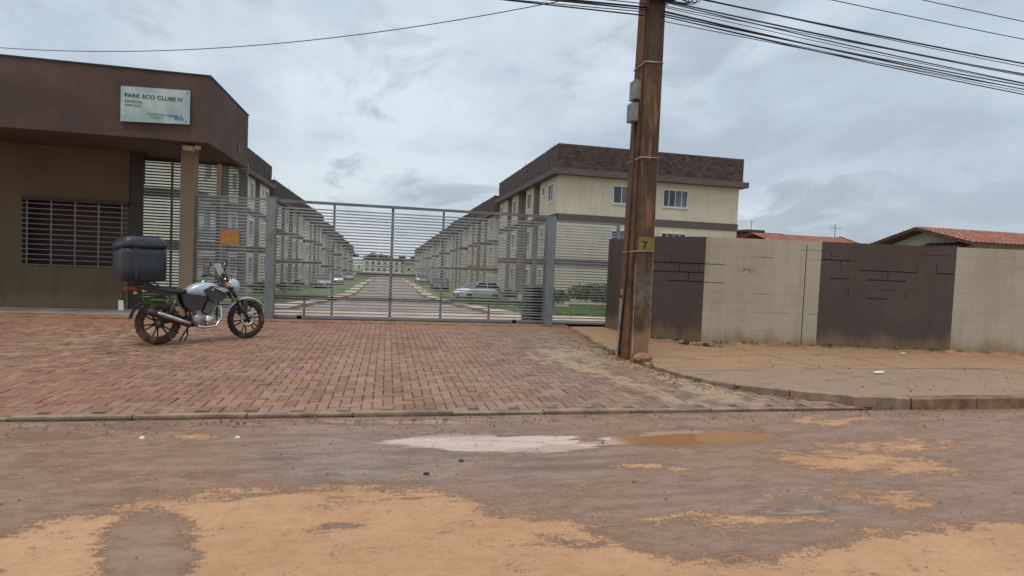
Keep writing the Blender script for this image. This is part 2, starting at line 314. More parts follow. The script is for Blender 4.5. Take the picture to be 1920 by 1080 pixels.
# ------------------------------------------------------------------ mesh helpers
class MB:
    def __init__(s): s.v = []; s.f = []; s.mi = []; s.mats = []; s.sm = []
    def _m(s, mat):
        mat = mat or 'dark'
        if mat not in s.mats: s.mats.append(mat)
        return s.mats.index(mat)
    def add(s, vs, fs, mat=None, smooth=False, T=None):
        o = len(s.v); k = s._m(mat)
        for p in vs: s.v.append(tuple(T @ Vector(p)) if T is not None else tuple(p))
        for f in fs: s.f.append([o + i for i in f]); s.mi.append(k); s.sm.append(smooth)
    def box(s, x0, x1, y0, y1, z0, z1, mat=None, T=None, bev=0):
        if x0 > x1: x0, x1 = x1, x0
        if y0 > y1: y0, y1 = y1, y0
        if z0 > z1: z0, z1 = z1, z0
        if bev:
            b = min(bev, (x1 - x0) * .45, (y1 - y0) * .45, (z1 - z0) * .45)
            bm = bmesh.new(); bmesh.ops.create_cube(bm, size=1)
            for v in bm.verts: v.co = Vector(((x0 + x1) / 2 + v.co.x * (x1 - x0), (y0 + y1) / 2 + v.co.y * (y1 - y0), (z0 + z1) / 2 + v.co.z * (z1 - z0)))
            bmesh.ops.bevel(bm, geom=bm.edges[:], offset=b, segments=2, affect='EDGES', profile=.6)
            bm.verts.ensure_lookup_table(); s.add([v.co for v in bm.verts], [[v.index for v in f.verts] for f in bm.faces], mat, False, T); bm.free(); return
        vs = [(x0, y0, z0), (x1, y0, z0), (x1, y1, z0), (x0, y1, z0), (x0, y0, z1), (x1, y0, z1), (x1, y1, z1), (x0, y1, z1)]
        s.add(vs, [(0, 3, 2, 1), (4, 5, 6, 7), (0, 1, 5, 4), (1, 2, 6, 5), (2, 3, 7, 6), (3, 0, 4, 7)], mat, False, T)
    def tube(s, pts, r, mat=None, seg=8, cap=True, smooth=True):
        pts = [Vector(p) for p in pts]; n = len(pts); rs = r if isinstance(r, (list, tuple)) else [r] * n
        vs = []; up = None
        for i, p in enumerate(pts):
            d = (pts[min(i + 1, n - 1)] - pts[max(i - 1, 0)]).normalized()
            if up is None:
                up = Vector((0, 0, 1)) if abs(d.z) < .9 else Vector((1, 0, 0))
            a = d.cross(up).normalized(); b = a.cross(d).normalized(); up = b
            for k in range(seg):
                t = 2 * math.pi * k / seg; vs.append(p + rs[i] * (math.cos(t) * a + math.sin(t) * b))
        fs = [(i * seg + k, i * seg + (k + 1) % seg, (i + 1) * seg + (k + 1) % seg, (i + 1) * seg + k) for i in range(n - 1) for k in range(seg)]
        if cap: fs += [tuple(range(seg - 1, -1, -1)), tuple((n - 1) * seg + k for k in range(seg))]
        s.add(vs, fs, mat, smooth)
    def lathe(s, prof, c, axis='y', mat=None, seg=32, closed=False, smooth=True, a0=0, a1=2 * math.pi):
        # prof: list (r, h) ; revolve round axis through c
        full = abs(a1 - a0 - 2 * math.pi) < 1e-6; n = len(prof); vs = []; m_ = seg if full else seg + 1
        for k in range(m_):
            t = a0 + (a1 - a0) * k / seg
            for r, h in prof:
                a, b = r * math.cos(t), r * math.sin(t)
                vs.append((c[0] + a, c[1] + h, c[2] + b) if axis == 'y' else ((c[0] + a, c[1] + b, c[2] + h) if axis == 'z' else (c[0] + h, c[1] + a, c[2] + b)))
        fs = []
        for k in range(seg):
            k2 = (k + 1) % m_
            for i in range(n if closed else n - 1):
                j = (i + 1) % n; fs.append((k * n + i, k2 * n + i, k2 * n + j, k * n + j))
        s.add(vs, fs, mat, smooth)
    def loft(s, secs, mat=None, smooth=True, cap=True):
        n = len(secs[0]); vs = [p for c in secs for p in c]
        fs = [(i * n + k, i * n + (k + 1) % n, (i + 1) * n + (k + 1) % n, (i + 1) * n + k) for i in range(len(secs) - 1) for k in range(n)]
        if cap: fs += [tuple(range(n - 1, -1, -1)), tuple((len(secs) - 1) * n + k for k in range(n))]
        s.add(vs, fs, mat, smooth)
    def build(s, name, parent=None, kind=None, label=None, recalc=True):
        me = bpy.data.meshes.new(name); me.from_pydata(s.v, [], s.f)
        for k in s.mats: me.materials.append(M[k])
        me.polygons.foreach_set('material_index', s.mi); me.polygons.foreach_set('use_smooth', s.sm)
        if recalc:
            bm = bmesh.new(); bm.from_mesh(me); bmesh.ops.recalc_face_normals(bm, faces=bm.faces); bm.to_mesh(me); bm.free()
        me.update(); return link(name, me, parent, kind, label)
def link(name, me, parent=None, kind=None, label=None):
    o = bpy.data.objects.new(name, me); COL.objects.link(o)
    if parent is not None: o.parent = parent
    if kind: o['kind'] = kind
    if label: o['label'] = label
    return o
def tag(o, label, cat, group=None):
    o['label'] = label; o['category'] = cat
    if group: o['group'] = group
    return o
def empty(name, loc=(0, 0, 0), rz=0, label=None, cat=None, group=None):
    o = bpy.data.objects.new(name, None); COL.objects.link(o); o.location = loc; o.rotation_euler.z = rz
    o.empty_display_size = .1
    if label: tag(o, label, cat, group)
    return o
def onebox(name, parent, mat, *b, bev=0, label=None, T=None):
    m = MB(); m.box(*b, mat=mat, bev=bev, T=T); return m.build(name, parent, label=label)
def copy_tree(o, parent=None, skip=()):
    c = o.copy(); COL.objects.link(c); c.parent = parent
    for ch in list(o.children):
        if ch.name.split('.')[0] not in skip: copy_tree(ch, c, skip)
    return c
def shared(name, src, parent, loc, rot=(0, 0, 0)):
    o = bpy.data.objects.new(name, src); COL.objects.link(o); o.parent = parent; o.location = loc; o.rotation_euler = rot; return o
def text(s, size, mat, loc, parent, name='lettering', rot=(math.pi / 2, 0, 0), sx=1, align='LEFT', bold=0):
    cu = bpy.data.curves.new(name, 'FONT'); cu.body = s; cu.size = size; cu.extrude = .002; cu.offset = bold; cu.align_x = align
    cu.materials.append(M[mat]); o = bpy.data.objects.new(name, cu); COL.objects.link(o); o.location = loc; o.rotation_euler = rot; o.scale = (sx, 1, 1); o.parent = parent; return o
ZP = [(-400, 0), (16, 0), (20, -.15), (33, -.85), (54, -1.75), (80, -2.0), (120, -2.8), (160, -3.3), (220, -3.9), (600, -4.5)]
def gz(y): return float(np.interp(y, [a for a, _ in ZP], [b for _, b in ZP]))
# numpy value noise for masks
def vnoise(x, y, seed=0, octv=4):
    out = np.zeros_like(x, float); amp = 1; tot = 0
    for k in range(octv):
        r = np.random.default_rng(seed * 31 + k); T = r.random((64, 64)); xi = np.floor(x).astype(int); yi = np.floor(y).astype(int)
        fx = x - xi; fy = y - yi; fx = fx * fx * (3 - 2 * fx); fy = fy * fy * (3 - 2 * fy)
        g = lambda a, b: T[a % 64, b % 64]
        out += amp * (g(xi, yi) * (1 - fx) * (1 - fy) + g(xi + 1, yi) * fx * (1 - fy) + g(xi, yi + 1) * (1 - fx) * fy + g(xi + 1, yi + 1) * fx * fy)
        tot += amp; amp *= .5; x = x * 2.03; y = y * 2.03
    return out / tot
def grid_obj(name, xs, ys, zf, mat, kind='structure', attrs=None, parent=None):
    X, Y = np.meshgrid(xs, ys); nx, ny = len(xs), len(ys); Z = zf(X, Y)
    me = bpy.data.meshes.new(name); v = np.stack([X, Y, Z], -1).reshape(-1, 3)
    i = np.arange((ny - 1) * nx).reshape(ny - 1, nx)[:, :-1].ravel(); f = np.stack([i, i + 1, i + nx + 1, i + nx], -1)
    me.vertices.add(len(v)); me.vertices.foreach_set('co', v.ravel()); me.loops.add(f.size); me.loops.foreach_set('vertex_index', f.ravel())
    me.polygons.add(len(f)); me.polygons.foreach_set('loop_start', np.arange(len(f)) * 4); me.polygons.foreach_set('loop_total', np.full(len(f), 4))
    me.polygons.foreach_set('use_smooth', np.ones(len(f), bool)); me.update(calc_edges=True); me.materials.append(M[mat])
    for k, fn in (attrs or {}).items():
        a = me.attributes.new(k, 'FLOAT', 'POINT'); a.data.foreach_set('value', fn(X, Y).astype(np.float32).ravel())
    return link(name, me, parent, kind)

# ------------------------------------------------------------------ ground, road, driveway, sidewalk
gy = [-300, -60, 5.8] + [y for y in np.arange(14, 60, 2)] + list(np.arange(60, 240, 10)) + [300, 600]
grid_obj('ground', np.array([-500, -100, -40, -20, -10, 0, 10, 20, 40, 100, 500.]), np.array(sorted(gy), float), lambda X, Y: np.interp(Y, [a for a, _ in ZP], [b for _, b in ZP]) - .06 - .05 * (Y < 15), 'ground')
F, CX, CY, H = 1088., 960., 540., 1.55
Mi = np.array(R); Mi = np.stack([Mi[:, 0], -Mi[:, 1], -Mi[:, 2]], 1)
def topix(X, Y, Z=0.):   # where a spot of the road lies in the survey photograph (used once, to lay out the stains)
    P = np.stack([X, Y, Z - H + 0 * X], -1) @ Mi; w = np.maximum(P[..., 2], .05); return CX + F * P[..., 0] / w, CY + F * P[..., 1] / w
def ell(px, py, cx, cy, rx, ry, a=0):
    ca, sa = math.cos(a), math.sin(a); dx, dy = px - cx, py - cy; u = (dx * ca + dy * sa) / rx; v = (dy * ca - dx * sa) / ry
    return np.clip(1.6 - 1.2 * np.sqrt(u * u + v * v), -.6, 1.0)
def f_sand(X, Y):
    px, py = topix(X, Y)
    yb = np.interp(px, [0, 240, 320, 400, 560, 700, 800, 880, 960, 1040, 1150, 1250, 1330, 1450, 1560, 1620, 1680, 1920], [990, 945, 925, 912, 908, 906, 908, 930, 950, 965, 972, 1000, 1032, 1040, 1015, 992, 985, 960])
    s = .5 + (py - yb) / 60.
    s = np.clip(s, -.25, 1.25)
    s = np.maximum(s, .45 + ell(px, py, 1400, 972, 150, 14) * .35); s = np.maximum(s, .25 + ell(px, py, 1620, 862, 190, 20, .06) * .6)
    s = np.maximum(s, .22 + ell(px, py, 1650, 832, 150, 16) * .45); s = np.maximum(s, .2 + ell(px, py, 1230, 872, 90, 8, .08) * .4)
    s = np.maximum(s, .22 + ell(px, py, 1560, 785, 90, 10) * .5); s = np.maximum(s, .25 + ell(px, py, 1650, 925, 120, 22, .1) * .45)
    s = np.maximum(s, .1 + ell(px, py, 370, 815, 60, 10) * .45)
    s = np.minimum(s, 1.05 - np.clip(ell(px, py, 275, 1035, 95, 85, -.3), 0, 1) * 1.1)
    s = np.minimum(s, 1.1 - np.clip(ell(px, py, 990, 945, 120, 26, .05), 0, 1) * .75)
    s = np.minimum(s, 1.1 - np.clip(ell(px, py, 1290, 1000, 200, 42, .08), 0, 1) * .8)
    s = np.minimum(s, 1.1 - np.clip(ell(px, py, 630, 982, 50, 7), 0, 1) * .62)
    s = np.minimum(s, 1.1 - np.clip(ell(px, py, 1090, 1010, 90, 16, .1), 0, 1) * .6)
    return s
def f_pud(X, Y):
    px, py = topix(X, Y)
    p = ell(px, py, 925, 824, 215, 20, .01); p = np.maximum(p, ell(px, py, 1290, 815, 190, 17, -.02)); p = np.maximum(p, .95 * ell(px, py, 255, 794, 80, 7))
    p = np.maximum(p, .8 * ell(px, py, 440, 790, 70, 6)); p = np.maximum(p, .8 * ell(px, py, 750, 787, 200, 6)); p = np.maximum(p, .42 * ell(px, py, 1370, 1033, 55, 18))
    p = np.maximum(p, .62 * ell(px, py, 1480, 950, 90, 12)); p = np.maximum(p, .6 * ell(px, py, 770, 927, 35, 8)); p = np.maximum(p, .62 * ell(px, py, 100, 812, 120, 9))
    return np.maximum(p, -.3)
def f_mud(X, Y):
    px, py = topix(X, Y); return np.clip(.62 - .75 * np.clip(ell(px, py, 780, 850, 420, 52), 0, 1) - .35 * np.clip(ell(px, py, 1500, 930, 260, 40), 0, 1) + .4 * np.clip(ell(px, py, 250, 850, 260, 60), 0, 1), 0, .9)
rx = np.concatenate([[-500, -100, -40, -20], np.arange(-9, 13, .05), [16, 24, 40, 100, 500]]); ry = np.concatenate([[-300, -60, -20, -5, 0], np.arange(1.6, 5.83, .04), [5.86]])
def f_rz(X, Y):
    return -.025 + .012 * (vnoise(X * 1.3 + 50, Y * 1.9 + 50, 3) - .5) - .012 * np.clip(f_pud(X, Y), 0, 1) + .008 * np.clip(f_sand(X, Y), 0, 1)
grid_obj('road', rx, ry, f_rz, 'road', attrs={'sand': f_sand, 'puddle': f_pud, 'mud': f_mud})

CURVE = [(4.62, 14.2), (4.55, 13.81), (4.38, 12.4), (4.2, 11.1), (4.08, 9.9), (4.05, 9.3), (4.12, 8.6), (4.22, 7.9), (4.34, 7.3), (4.65, 6.8), (5.05, 6.42), (5.36, 6.22), (5.62, 6.08)]
def xc(y): return float(np.interp(y, [c[1] for c in CURVE][::-1], [c[0] for c in CURVE][::-1]))
drv = grid_obj('driveway', np.linspace(-10, 5.7, 60), np.linspace(5.86, 14.45, 40), lambda X, Y: -.006 + 0 * X, 'joint')
def paver_mesh(): 
    m = MB(); w, l, h, c = .0505, .1055, .05, .007
    m.box(-w, w, -l, l, -h, -.004, 'paver')
    m.v = []; m.f = []; m.mi = []; m.sm = []
    vs = [(-w, -l, -h), (w, -l, -h), (w, l, -h), (-w, l, -h), (-w, -l, -c), (w, -l, -c), (w, l, -c), (-w, l, -c), (-w + c, -l + c, 0), (w - c, -l + c, 0), (w - c, l - c, 0), (-w + c, l - c, 0)]
    fs = [(0, 1, 5, 4), (1, 2, 6, 5), (2, 3, 7, 6), (3, 0, 4, 7), (4, 5, 9, 8), (5, 6, 10, 9), (6, 7, 11, 10), (7, 4, 8, 11), (8, 9, 10, 11)]
    m.add(vs, fs, 'paver'); return m
pm = paver_mesh(); pme = None; spots = []
for i in range(int((5.6 - GX0) / PX)):
    for j in range(0, int((14.2 - GY0) / PX)):
        k = (i - j) % 4
        if k == 0: x, y, o_ = GX0 + (i + 1) * PX, GY0 + (j + .5) * PX, 1
        elif k == 3: x, y, o_ = GX0 + (i + .5) * PX, GY0 + (j + 1) * PX, 0
        else: continue
        if y > 14.12: continue
        if x + (.10 if o_ else .045) > xc(max(y, 6.08)): continue
        spots.append((x, y, o_))
near = sorted(spots, key=lambda p: (p[0] * .977 * 0 + abs(p[0] - 1.2) * .12 + p[1]))
nearset = set(near[:300]); rest = MB()
dz = {}
for (x, y, o_) in spots:
    big = float(vnoise(np.array([x * 1.1 + 30]), np.array([y * 1.1 + 30]), 5)[0]) - .5
    z = .008 + big * .022 + random.uniform(-.004, .005)
    T = (x + random.uniform(-.002, .002), y + random.uniform(-.003, .003), z); rot = (random.gauss(0, .012), random.gauss(0, .012), random.gauss(0, .016) + (math.pi / 2 if o_ else 0))
    if random.random() < .02: z -= .012
    if (x, y, o_) in nearset:
        if pme is None: o = pm.build('paver', drv); pme = o.data; o.location = T; o.rotation_euler = rot
        else: shared('paver', pme, drv, T, rot)
    else:
        mt = Matrix.LocRotScale(Vector(T), __import__('mathutils').Euler(rot), None); rest.add(pm.v, pm.f, 'paver', False, mt)
rest.build('paving_field', drv, 'stuff', recalc=False)
# flush kerb strip between road and driveway
kb = empty('kerb_strip'); kb['kind'] = 'structure'
x = -14.0
while x < 5.4:
    w = .98; m = MB(); zz = random.uniform(-.004, .01)
    m.box(0, min(w, 5.6 - x) - .014, 0, .085, -.15, .012 + zz, 'kerb', bev=.008); o = m.build('kerb_stone', kb); o.location = (x, 5.868 + random.uniform(-.006, .006), 0); o.rotation_euler = (0, random.gauss(0, .003), random.gauss(0, .005)); x += w
# sidewalk with slabs and curved kerb
def in_curve_poly():
    pts = [(xc_ + .10, y_) for xc_, y_ in CURVE]
    return pts
sw = empty('sidewalk'); sw['kind'] = 'structure'
def slab(poly, z, mat='walk', dz_=.14):
    m = MB(); n = len(poly); cx_ = sum(p[0] for p in poly) / n; cy_ = sum(p[1] for p in poly) / n
    q = []
    for (px_, py_) in poly:
        d = math.hypot(px_ - cx_, py_ - cy_); k = (d - .008) / d; q.append((cx_ + (px_ - cx_) * k, cy_ + (py_ - cy_) * k))
    zt = z + random.uniform(-.004, .004)
    vs = [(a, b, zt - dz_) for a, b in q] + [(a, b, zt) for a, b in q]
    m.add(vs, [tuple(range(n, 2 * n))] + [(i, (i + 1) % n, n + (i + 1) % n, n + i) for i in range(n)], mat)
    return m.build('slab', sw, recalc=False)
WZ = .115
# z of sidewalk: low at the gate end, full height toward the street corner
def clipx(y): return xc(y) + .09
def wz(y, x=4.2):
    lo = float(np.interp(y, [5.85, 6.1, 7.2, 8.6, 13.5], [.116, .105, .062, .04, .015])); k = min(max((x - 4.6) / 3.2, 0), 1)
    return lo + (max(.112 - .004 * max(y - 6, 0), lo) - lo) * k * k * (3 - 2 * k) * float(np.interp(y, [6, 11, 13.5], [1, 1, .3]))
EDGE = 5.86
joints_y = [5.95, 7.95, 9.4, 11.2, 14.3]
LX = [5.6, 6.9, 8.35, 10.2, 12.1, 14.0, 16.0, 18.5, 24, 40]
def strip_poly(y0, y1, x1):
    ys = np.linspace(y0, y1, 7); left = [(clipx(y), y) for y in ys]
    return left, [(x1, y1), (x1, y0)]
def slab_h(ptsz, mat='walk'):
    m = MB(); n = len(ptsz); cx_ = sum(p[0] for p in ptsz) / n; cy_ = sum(p[1] for p in ptsz) / n
    q = []
    for (a, b) in ptsz:
        d = math.hypot(a - cx_, b - cy_); k = (d - .011) / d; q.append((cx_ + (a - cx_) * k, cy_ + (b - cy_) * k))
    dz1 = random.uniform(-.004, .004)
    vs = [(a, b, wz(b, a) - .12) for a, b in q] + [(a, b, wz(b, a) + dz1) for a, b in q]
    cq = (cx_, cy_, wz(cy_, cx_) + dz1); vs.append(cq)
    m.add(vs, [(n + i, n + (i + 1) % n, 2 * n) for i in range(n)] + [(i, (i + 1) % n, n + (i + 1) % n, n + i) for i in range(n)], mat); return m.build('slab', sw, recalc=False)
base = MB()
for y0, y1 in ((6.12, 7.0), (7.0, 8), (8, 9.4), (9.4, 11.2), (11.2, 14.2)):
    base.add([(clipx(y0) + .02, y0, wz(y0) - .03), (60, y0, wz(y0) - .03), (60, y1, wz(y1) - .03), (clipx(y1) + .02, y1, wz(y1) - .03)], [(0, 1, 2, 3)], 'kerb_face')
base.build('slab_bed', sw, recalc=False)
for (y0, y1) in zip(joints_y[:-1], joints_y[1:]):
    for k, xr in enumerate(LX):
        if k == 0:
            ys = [y for y in np.linspace(max(y0, 6.12), y1, 8)]; pl = [(clipx(y), y) for y in ys]; slab_h([(xr, ys[0]), (xr, y1)] + pl[::-1]) if y0 > 5.96 else slab_h([(xr, 6.1), (xr, y1)] + pl[::-1])
        else: slab_h([(LX[k - 1], y0), (xr, y0), (xr, y1), (LX[k - 1], y1)])
kc = empty('corner_kerb'); kc['kind'] = 'structure'
# dense samples along the curve
cp = []
for (a, b) in zip(CURVE[:-1], CURVE[1:]):
    L_ = math.dist(a, b); n = max(1, int(L_ / .1))
    for k in range(n): cp.append((a[0] + (b[0] - a[0]) * k / n, a[1] + (b[1] - a[1]) * k / n))
cp.append(CURVE[-1]); cp += [(5.76, 6.0), (5.9, 5.93), (6.05, 5.88), (6.2, 5.85), (6.3, 5.84)]
# smooth
for _ in range(6): cp = [cp[0]] + [((cp[i - 1][0] + cp[i][0] * 2 + cp[i + 1][0]) / 4, (cp[i - 1][1] + cp[i][1] * 2 + cp[i + 1][1]) / 4) for i in range(1, len(cp) - 1)] + [cp[-1]]
def kerb_run(pts, hf, width=.10, per=6, name='kerb_stone', mat='kerb'):
    for s_ in range(0, len(pts) - 1, per):
        seg = pts[s_:s_ + per + 1]
        if len(seg) < 2: continue
        secs = []
        for i, p in enumerate(seg):
            a = seg[max(i - 1, 0)]; b = seg[min(i + 1, len(seg) - 1)]; d = Vector((b[0] - a[0], b[1] - a[1])).normalized(); n_ = Vector((-d.y, d.x))
            e = .006 if i in (0, len(seg) - 1) else 0; q = Vector(p) + d * (e if i == 0 else -e); h_ = hf(p[1]) + random.uniform(-.003, .003)
            i0 = q - n_ * .0; i1 = q + n_ * width
            secs.append([(i0.x, i0.y, -.12), (i0.x, i0.y, h_ - .012), (i0.x + n_.x * .012, i0.y + n_.y * .012, h_), (i1.x, i1.y, h_), (i1.x, i1.y, -.12)])
        m = MB(); m.loft(secs, mat, smooth=False); m.build(name, kc)
kerb_run(cp, lambda y: wz(y) + .006)
st = [(6.32, 5.84)] + [(6.3 + .33 * k, 5.83 - .0 * k) for k in range(1, 60)]
kerb_run(st, lambda y: .12, width=.16, per=3, mat='kerb_face')
# clay threshold and gate track
m = MB(); m.box(-9.8, 4.6, 14.16, 14.9, -.08, .02, 'mudstrip'); th = m.build('gate_threshold', kind='structure')
m = MB(); m.box(-2.6, 6.2, 14.66, 14.72, .02, .035, 'dark'); m.build('track_rail', th)
def strip(name, x0, x1, y0, y1, off, mat, parent=None):
    ys = sorted(set([y0, y1] + [a for a, _ in ZP if y0 < a < y1] + [y for y in np.arange(y0, y1, 4)]))
    return grid_obj(name, np.linspace(x0, x1, 8), np.array(ys, float), lambda X, Y: np.interp(Y, [a for a, _ in ZP], [b for _, b in ZP]) + off, mat, parent=parent)
strip('inner_apron', -14, 12, 14.9, 18.4, .012, 'ipath')
strip('inner_road', -2.7, 3.2, 18.4, 158, .004, 'iroad')
strip('inner_path', 3.32, 4.35, 18.4, 150, .05, 'ipath'); strip('inner_path', -3.9, -2.85, 18.4, 150, .05, 'ipath')
ik = empty('inner_kerb'); ik['kind'] = 'structure'
ikm = None
for sx in (-2.77, 3.26):
    for k in range(40):
        y = 18.5 + k * 1.5
        if ikm is None: o = onebox('kerb_stone', ik, 'kerb', -.05, .05, 0, 1.46, -.1, .1); ikm = o.data
        else: o = shared('kerb_stone', ikm, ik, (0, 0, 0))
        o.location = (sx, y, gz(y)); o.rotation_euler = (math.atan((gz(y + 1.5) - gz(y)) / 1.5), 0, 0)

# ------------------------------------------------------------------ vegetation helpers
def leaves(name, spots_, mat, size, parent=None, kind=None, tri=False):
    """spots_: array of points; one small quad per point"""
    n = len(spots_); P = np.asarray(spots_, float); a = rng.normal(size=(n, 3)); a /= np.linalg.norm(a, axis=1)[:, None]
    b = rng.normal(size=(n, 3)); b -= (b * a).sum(1)[:, None] * a; b /= np.linalg.norm(b, axis=1)[:, None]; s_ = size * rng.uniform(.6, 1.3, n)[:, None]
    V = np.stack([P - a * s_, P + b * s_ * .45, P + a * s_, P - b * s_ * .45], 1).reshape(-1, 3)
    me = bpy.data.meshes.new(name); me.vertices.add(4 * n); me.vertices.foreach_set('co', V.ravel()); me.loops.add(4 * n); me.loops.foreach_set('vertex_index', np.arange(4 * n))
    me.polygons.add(n); me.polygons.foreach_set('loop_start', np.arange(n) * 4); me.polygons.foreach_set('loop_total', np.full(n, 4)); me.update(calc_edges=True)
    at = me.attributes.new('tint', 'FLOAT', 'POINT'); at.data.foreach_set('value', np.repeat(rng.random(n), 4).astype(np.float32)); me.materials.append(M[mat])
    return link(name, me, parent, kind)
def clump(c, r, n, lumps=9):
    out = []; 
    for _ in range(lumps):
        d = rng.normal(size=3); d /= np.linalg.norm(d); d[2] = abs(d[2]) * 1.0 - .15; cc = np.array(c) + d * np.array(r) * rng.uniform(.35, .8); rr = np.array(r) * rng.uniform(.22, .5)
        k = n // lumps; q = rng.normal(size=(k, 3)); q /= np.linalg.norm(q, axis=1)[:, None]; out.append(cc + q * rr * rng.uniform(.55, 1.05, (k, 1)))
    return np.concatenate(out)
def shrub(x, y, rx_, ry_, h, label, n=2600, size=.05, mat='leaf', group=None):
    z = gz(y); t = empty('shrub', (x, y, z), 0, label, 'shrub', group)
    leaves('foliage', clump((0, 0, h * .5), (rx_, ry_, h * .52), n), mat, size, t)
    m = MB()
    for _ in range(5): m.tube([(random.uniform(-.1, .1), random.uniform(-.1, .1), -.05), (random.uniform(-.5, .5) * rx_, random.uniform(-.5, .5) * ry_, h * .6)], [.02, .008], 'bark', 5)
    m.build('stem', t); return t
def tree(x, y, h, r, label, n=2500, size=.35, group=None):
    z = gz(y) - .3; t = empty('tree', (x, y, z), 0, label, 'tree', group); m = MB()
    m.tube([(0, 0, 0), (.1 * r, 0, h * .3), (0, .1 * r, h * .6)], [.09 * r, .07 * r, .04 * r], 'bark', 8)
    for k in range(5):
        a = k * 1.3 + x; m.tube([(0, 0, h * (.3 + .06 * k)), (math.cos(a) * r * .5, math.sin(a) * r * .5, h * (.5 + .07 * k))], [.04 * r, .015 * r], 'bark', 6)
    m.build('trunk', t); leaves('crown', clump((0, 0, h * .62), (r, r, h * .40), n, 12), 'leaf_far', size, t); return t
def grass(name, n, regions, hmin, hmax):
    pts = []
    for (x0, x1, y0, y1, w) in regions:
        k = int(n * w); X = rng.uniform(x0, x1, k); Y = y0 + (y1 - y0) * rng.random(k) ** 1.5; keep = vnoise(X * .9 + 80, Y * .7 + 80, 9) > .36; pts.append(np.stack([X[keep], Y[keep]], 1))
    P = np.concatenate(pts); n = len(P); Z = np.interp(P[:, 1], [a for a, _ in ZP], [b for _, b in ZP]) - .06; a = rng.uniform(0, 6.28, n); w = rng.uniform(.008, .016, n) * (1 + P[:, 1] / 20); h = rng.uniform(hmin, hmax, n)
    l = rng.normal(0, .05, (n, 2)); b0 = np.stack([P[:, 0] - np.cos(a) * w, P[:, 1] - np.sin(a) * w, Z], 1); b1 = np.stack([P[:, 0] + np.cos(a) * w, P[:, 1] + np.sin(a) * w, Z], 1); tp = np.stack([P[:, 0] + l[:, 0], P[:, 1] + l[:, 1], Z + h + .06], 1)
    V = np.stack([b0, b1, tp], 1).reshape(-1, 3); me = bpy.data.meshes.new(name); me.vertices.add(3 * n); me.vertices.foreach_set('co', V.ravel()); me.loops.add(3 * n); me.loops.foreach_set('vertex_index', np.arange(3 * n))
    me.polygons.add(n); me.polygons.foreach_set('loop_start', np.arange(n) * 3); me.polygons.foreach_set('loop_total', np.full(n, 3)); me.update(calc_edges=True)
    at = me.attributes.new('tint', 'FLOAT', 'POINT'); at.data.foreach_set('value', np.repeat(rng.random(n), 3).astype(np.float32)); me.materials.append(M['grassblade']); o = link(name, me, None, 'stuff'); return o
grass('grass', 220000, [(-9.4, -4.0, 18.5, 45, .35), (4.4, 9.5, 18.5, 50, .35), (9.5, 20, 18.5, 32, .2), (-16, -9.5, 18.5, 32, .1)], .05, .16)

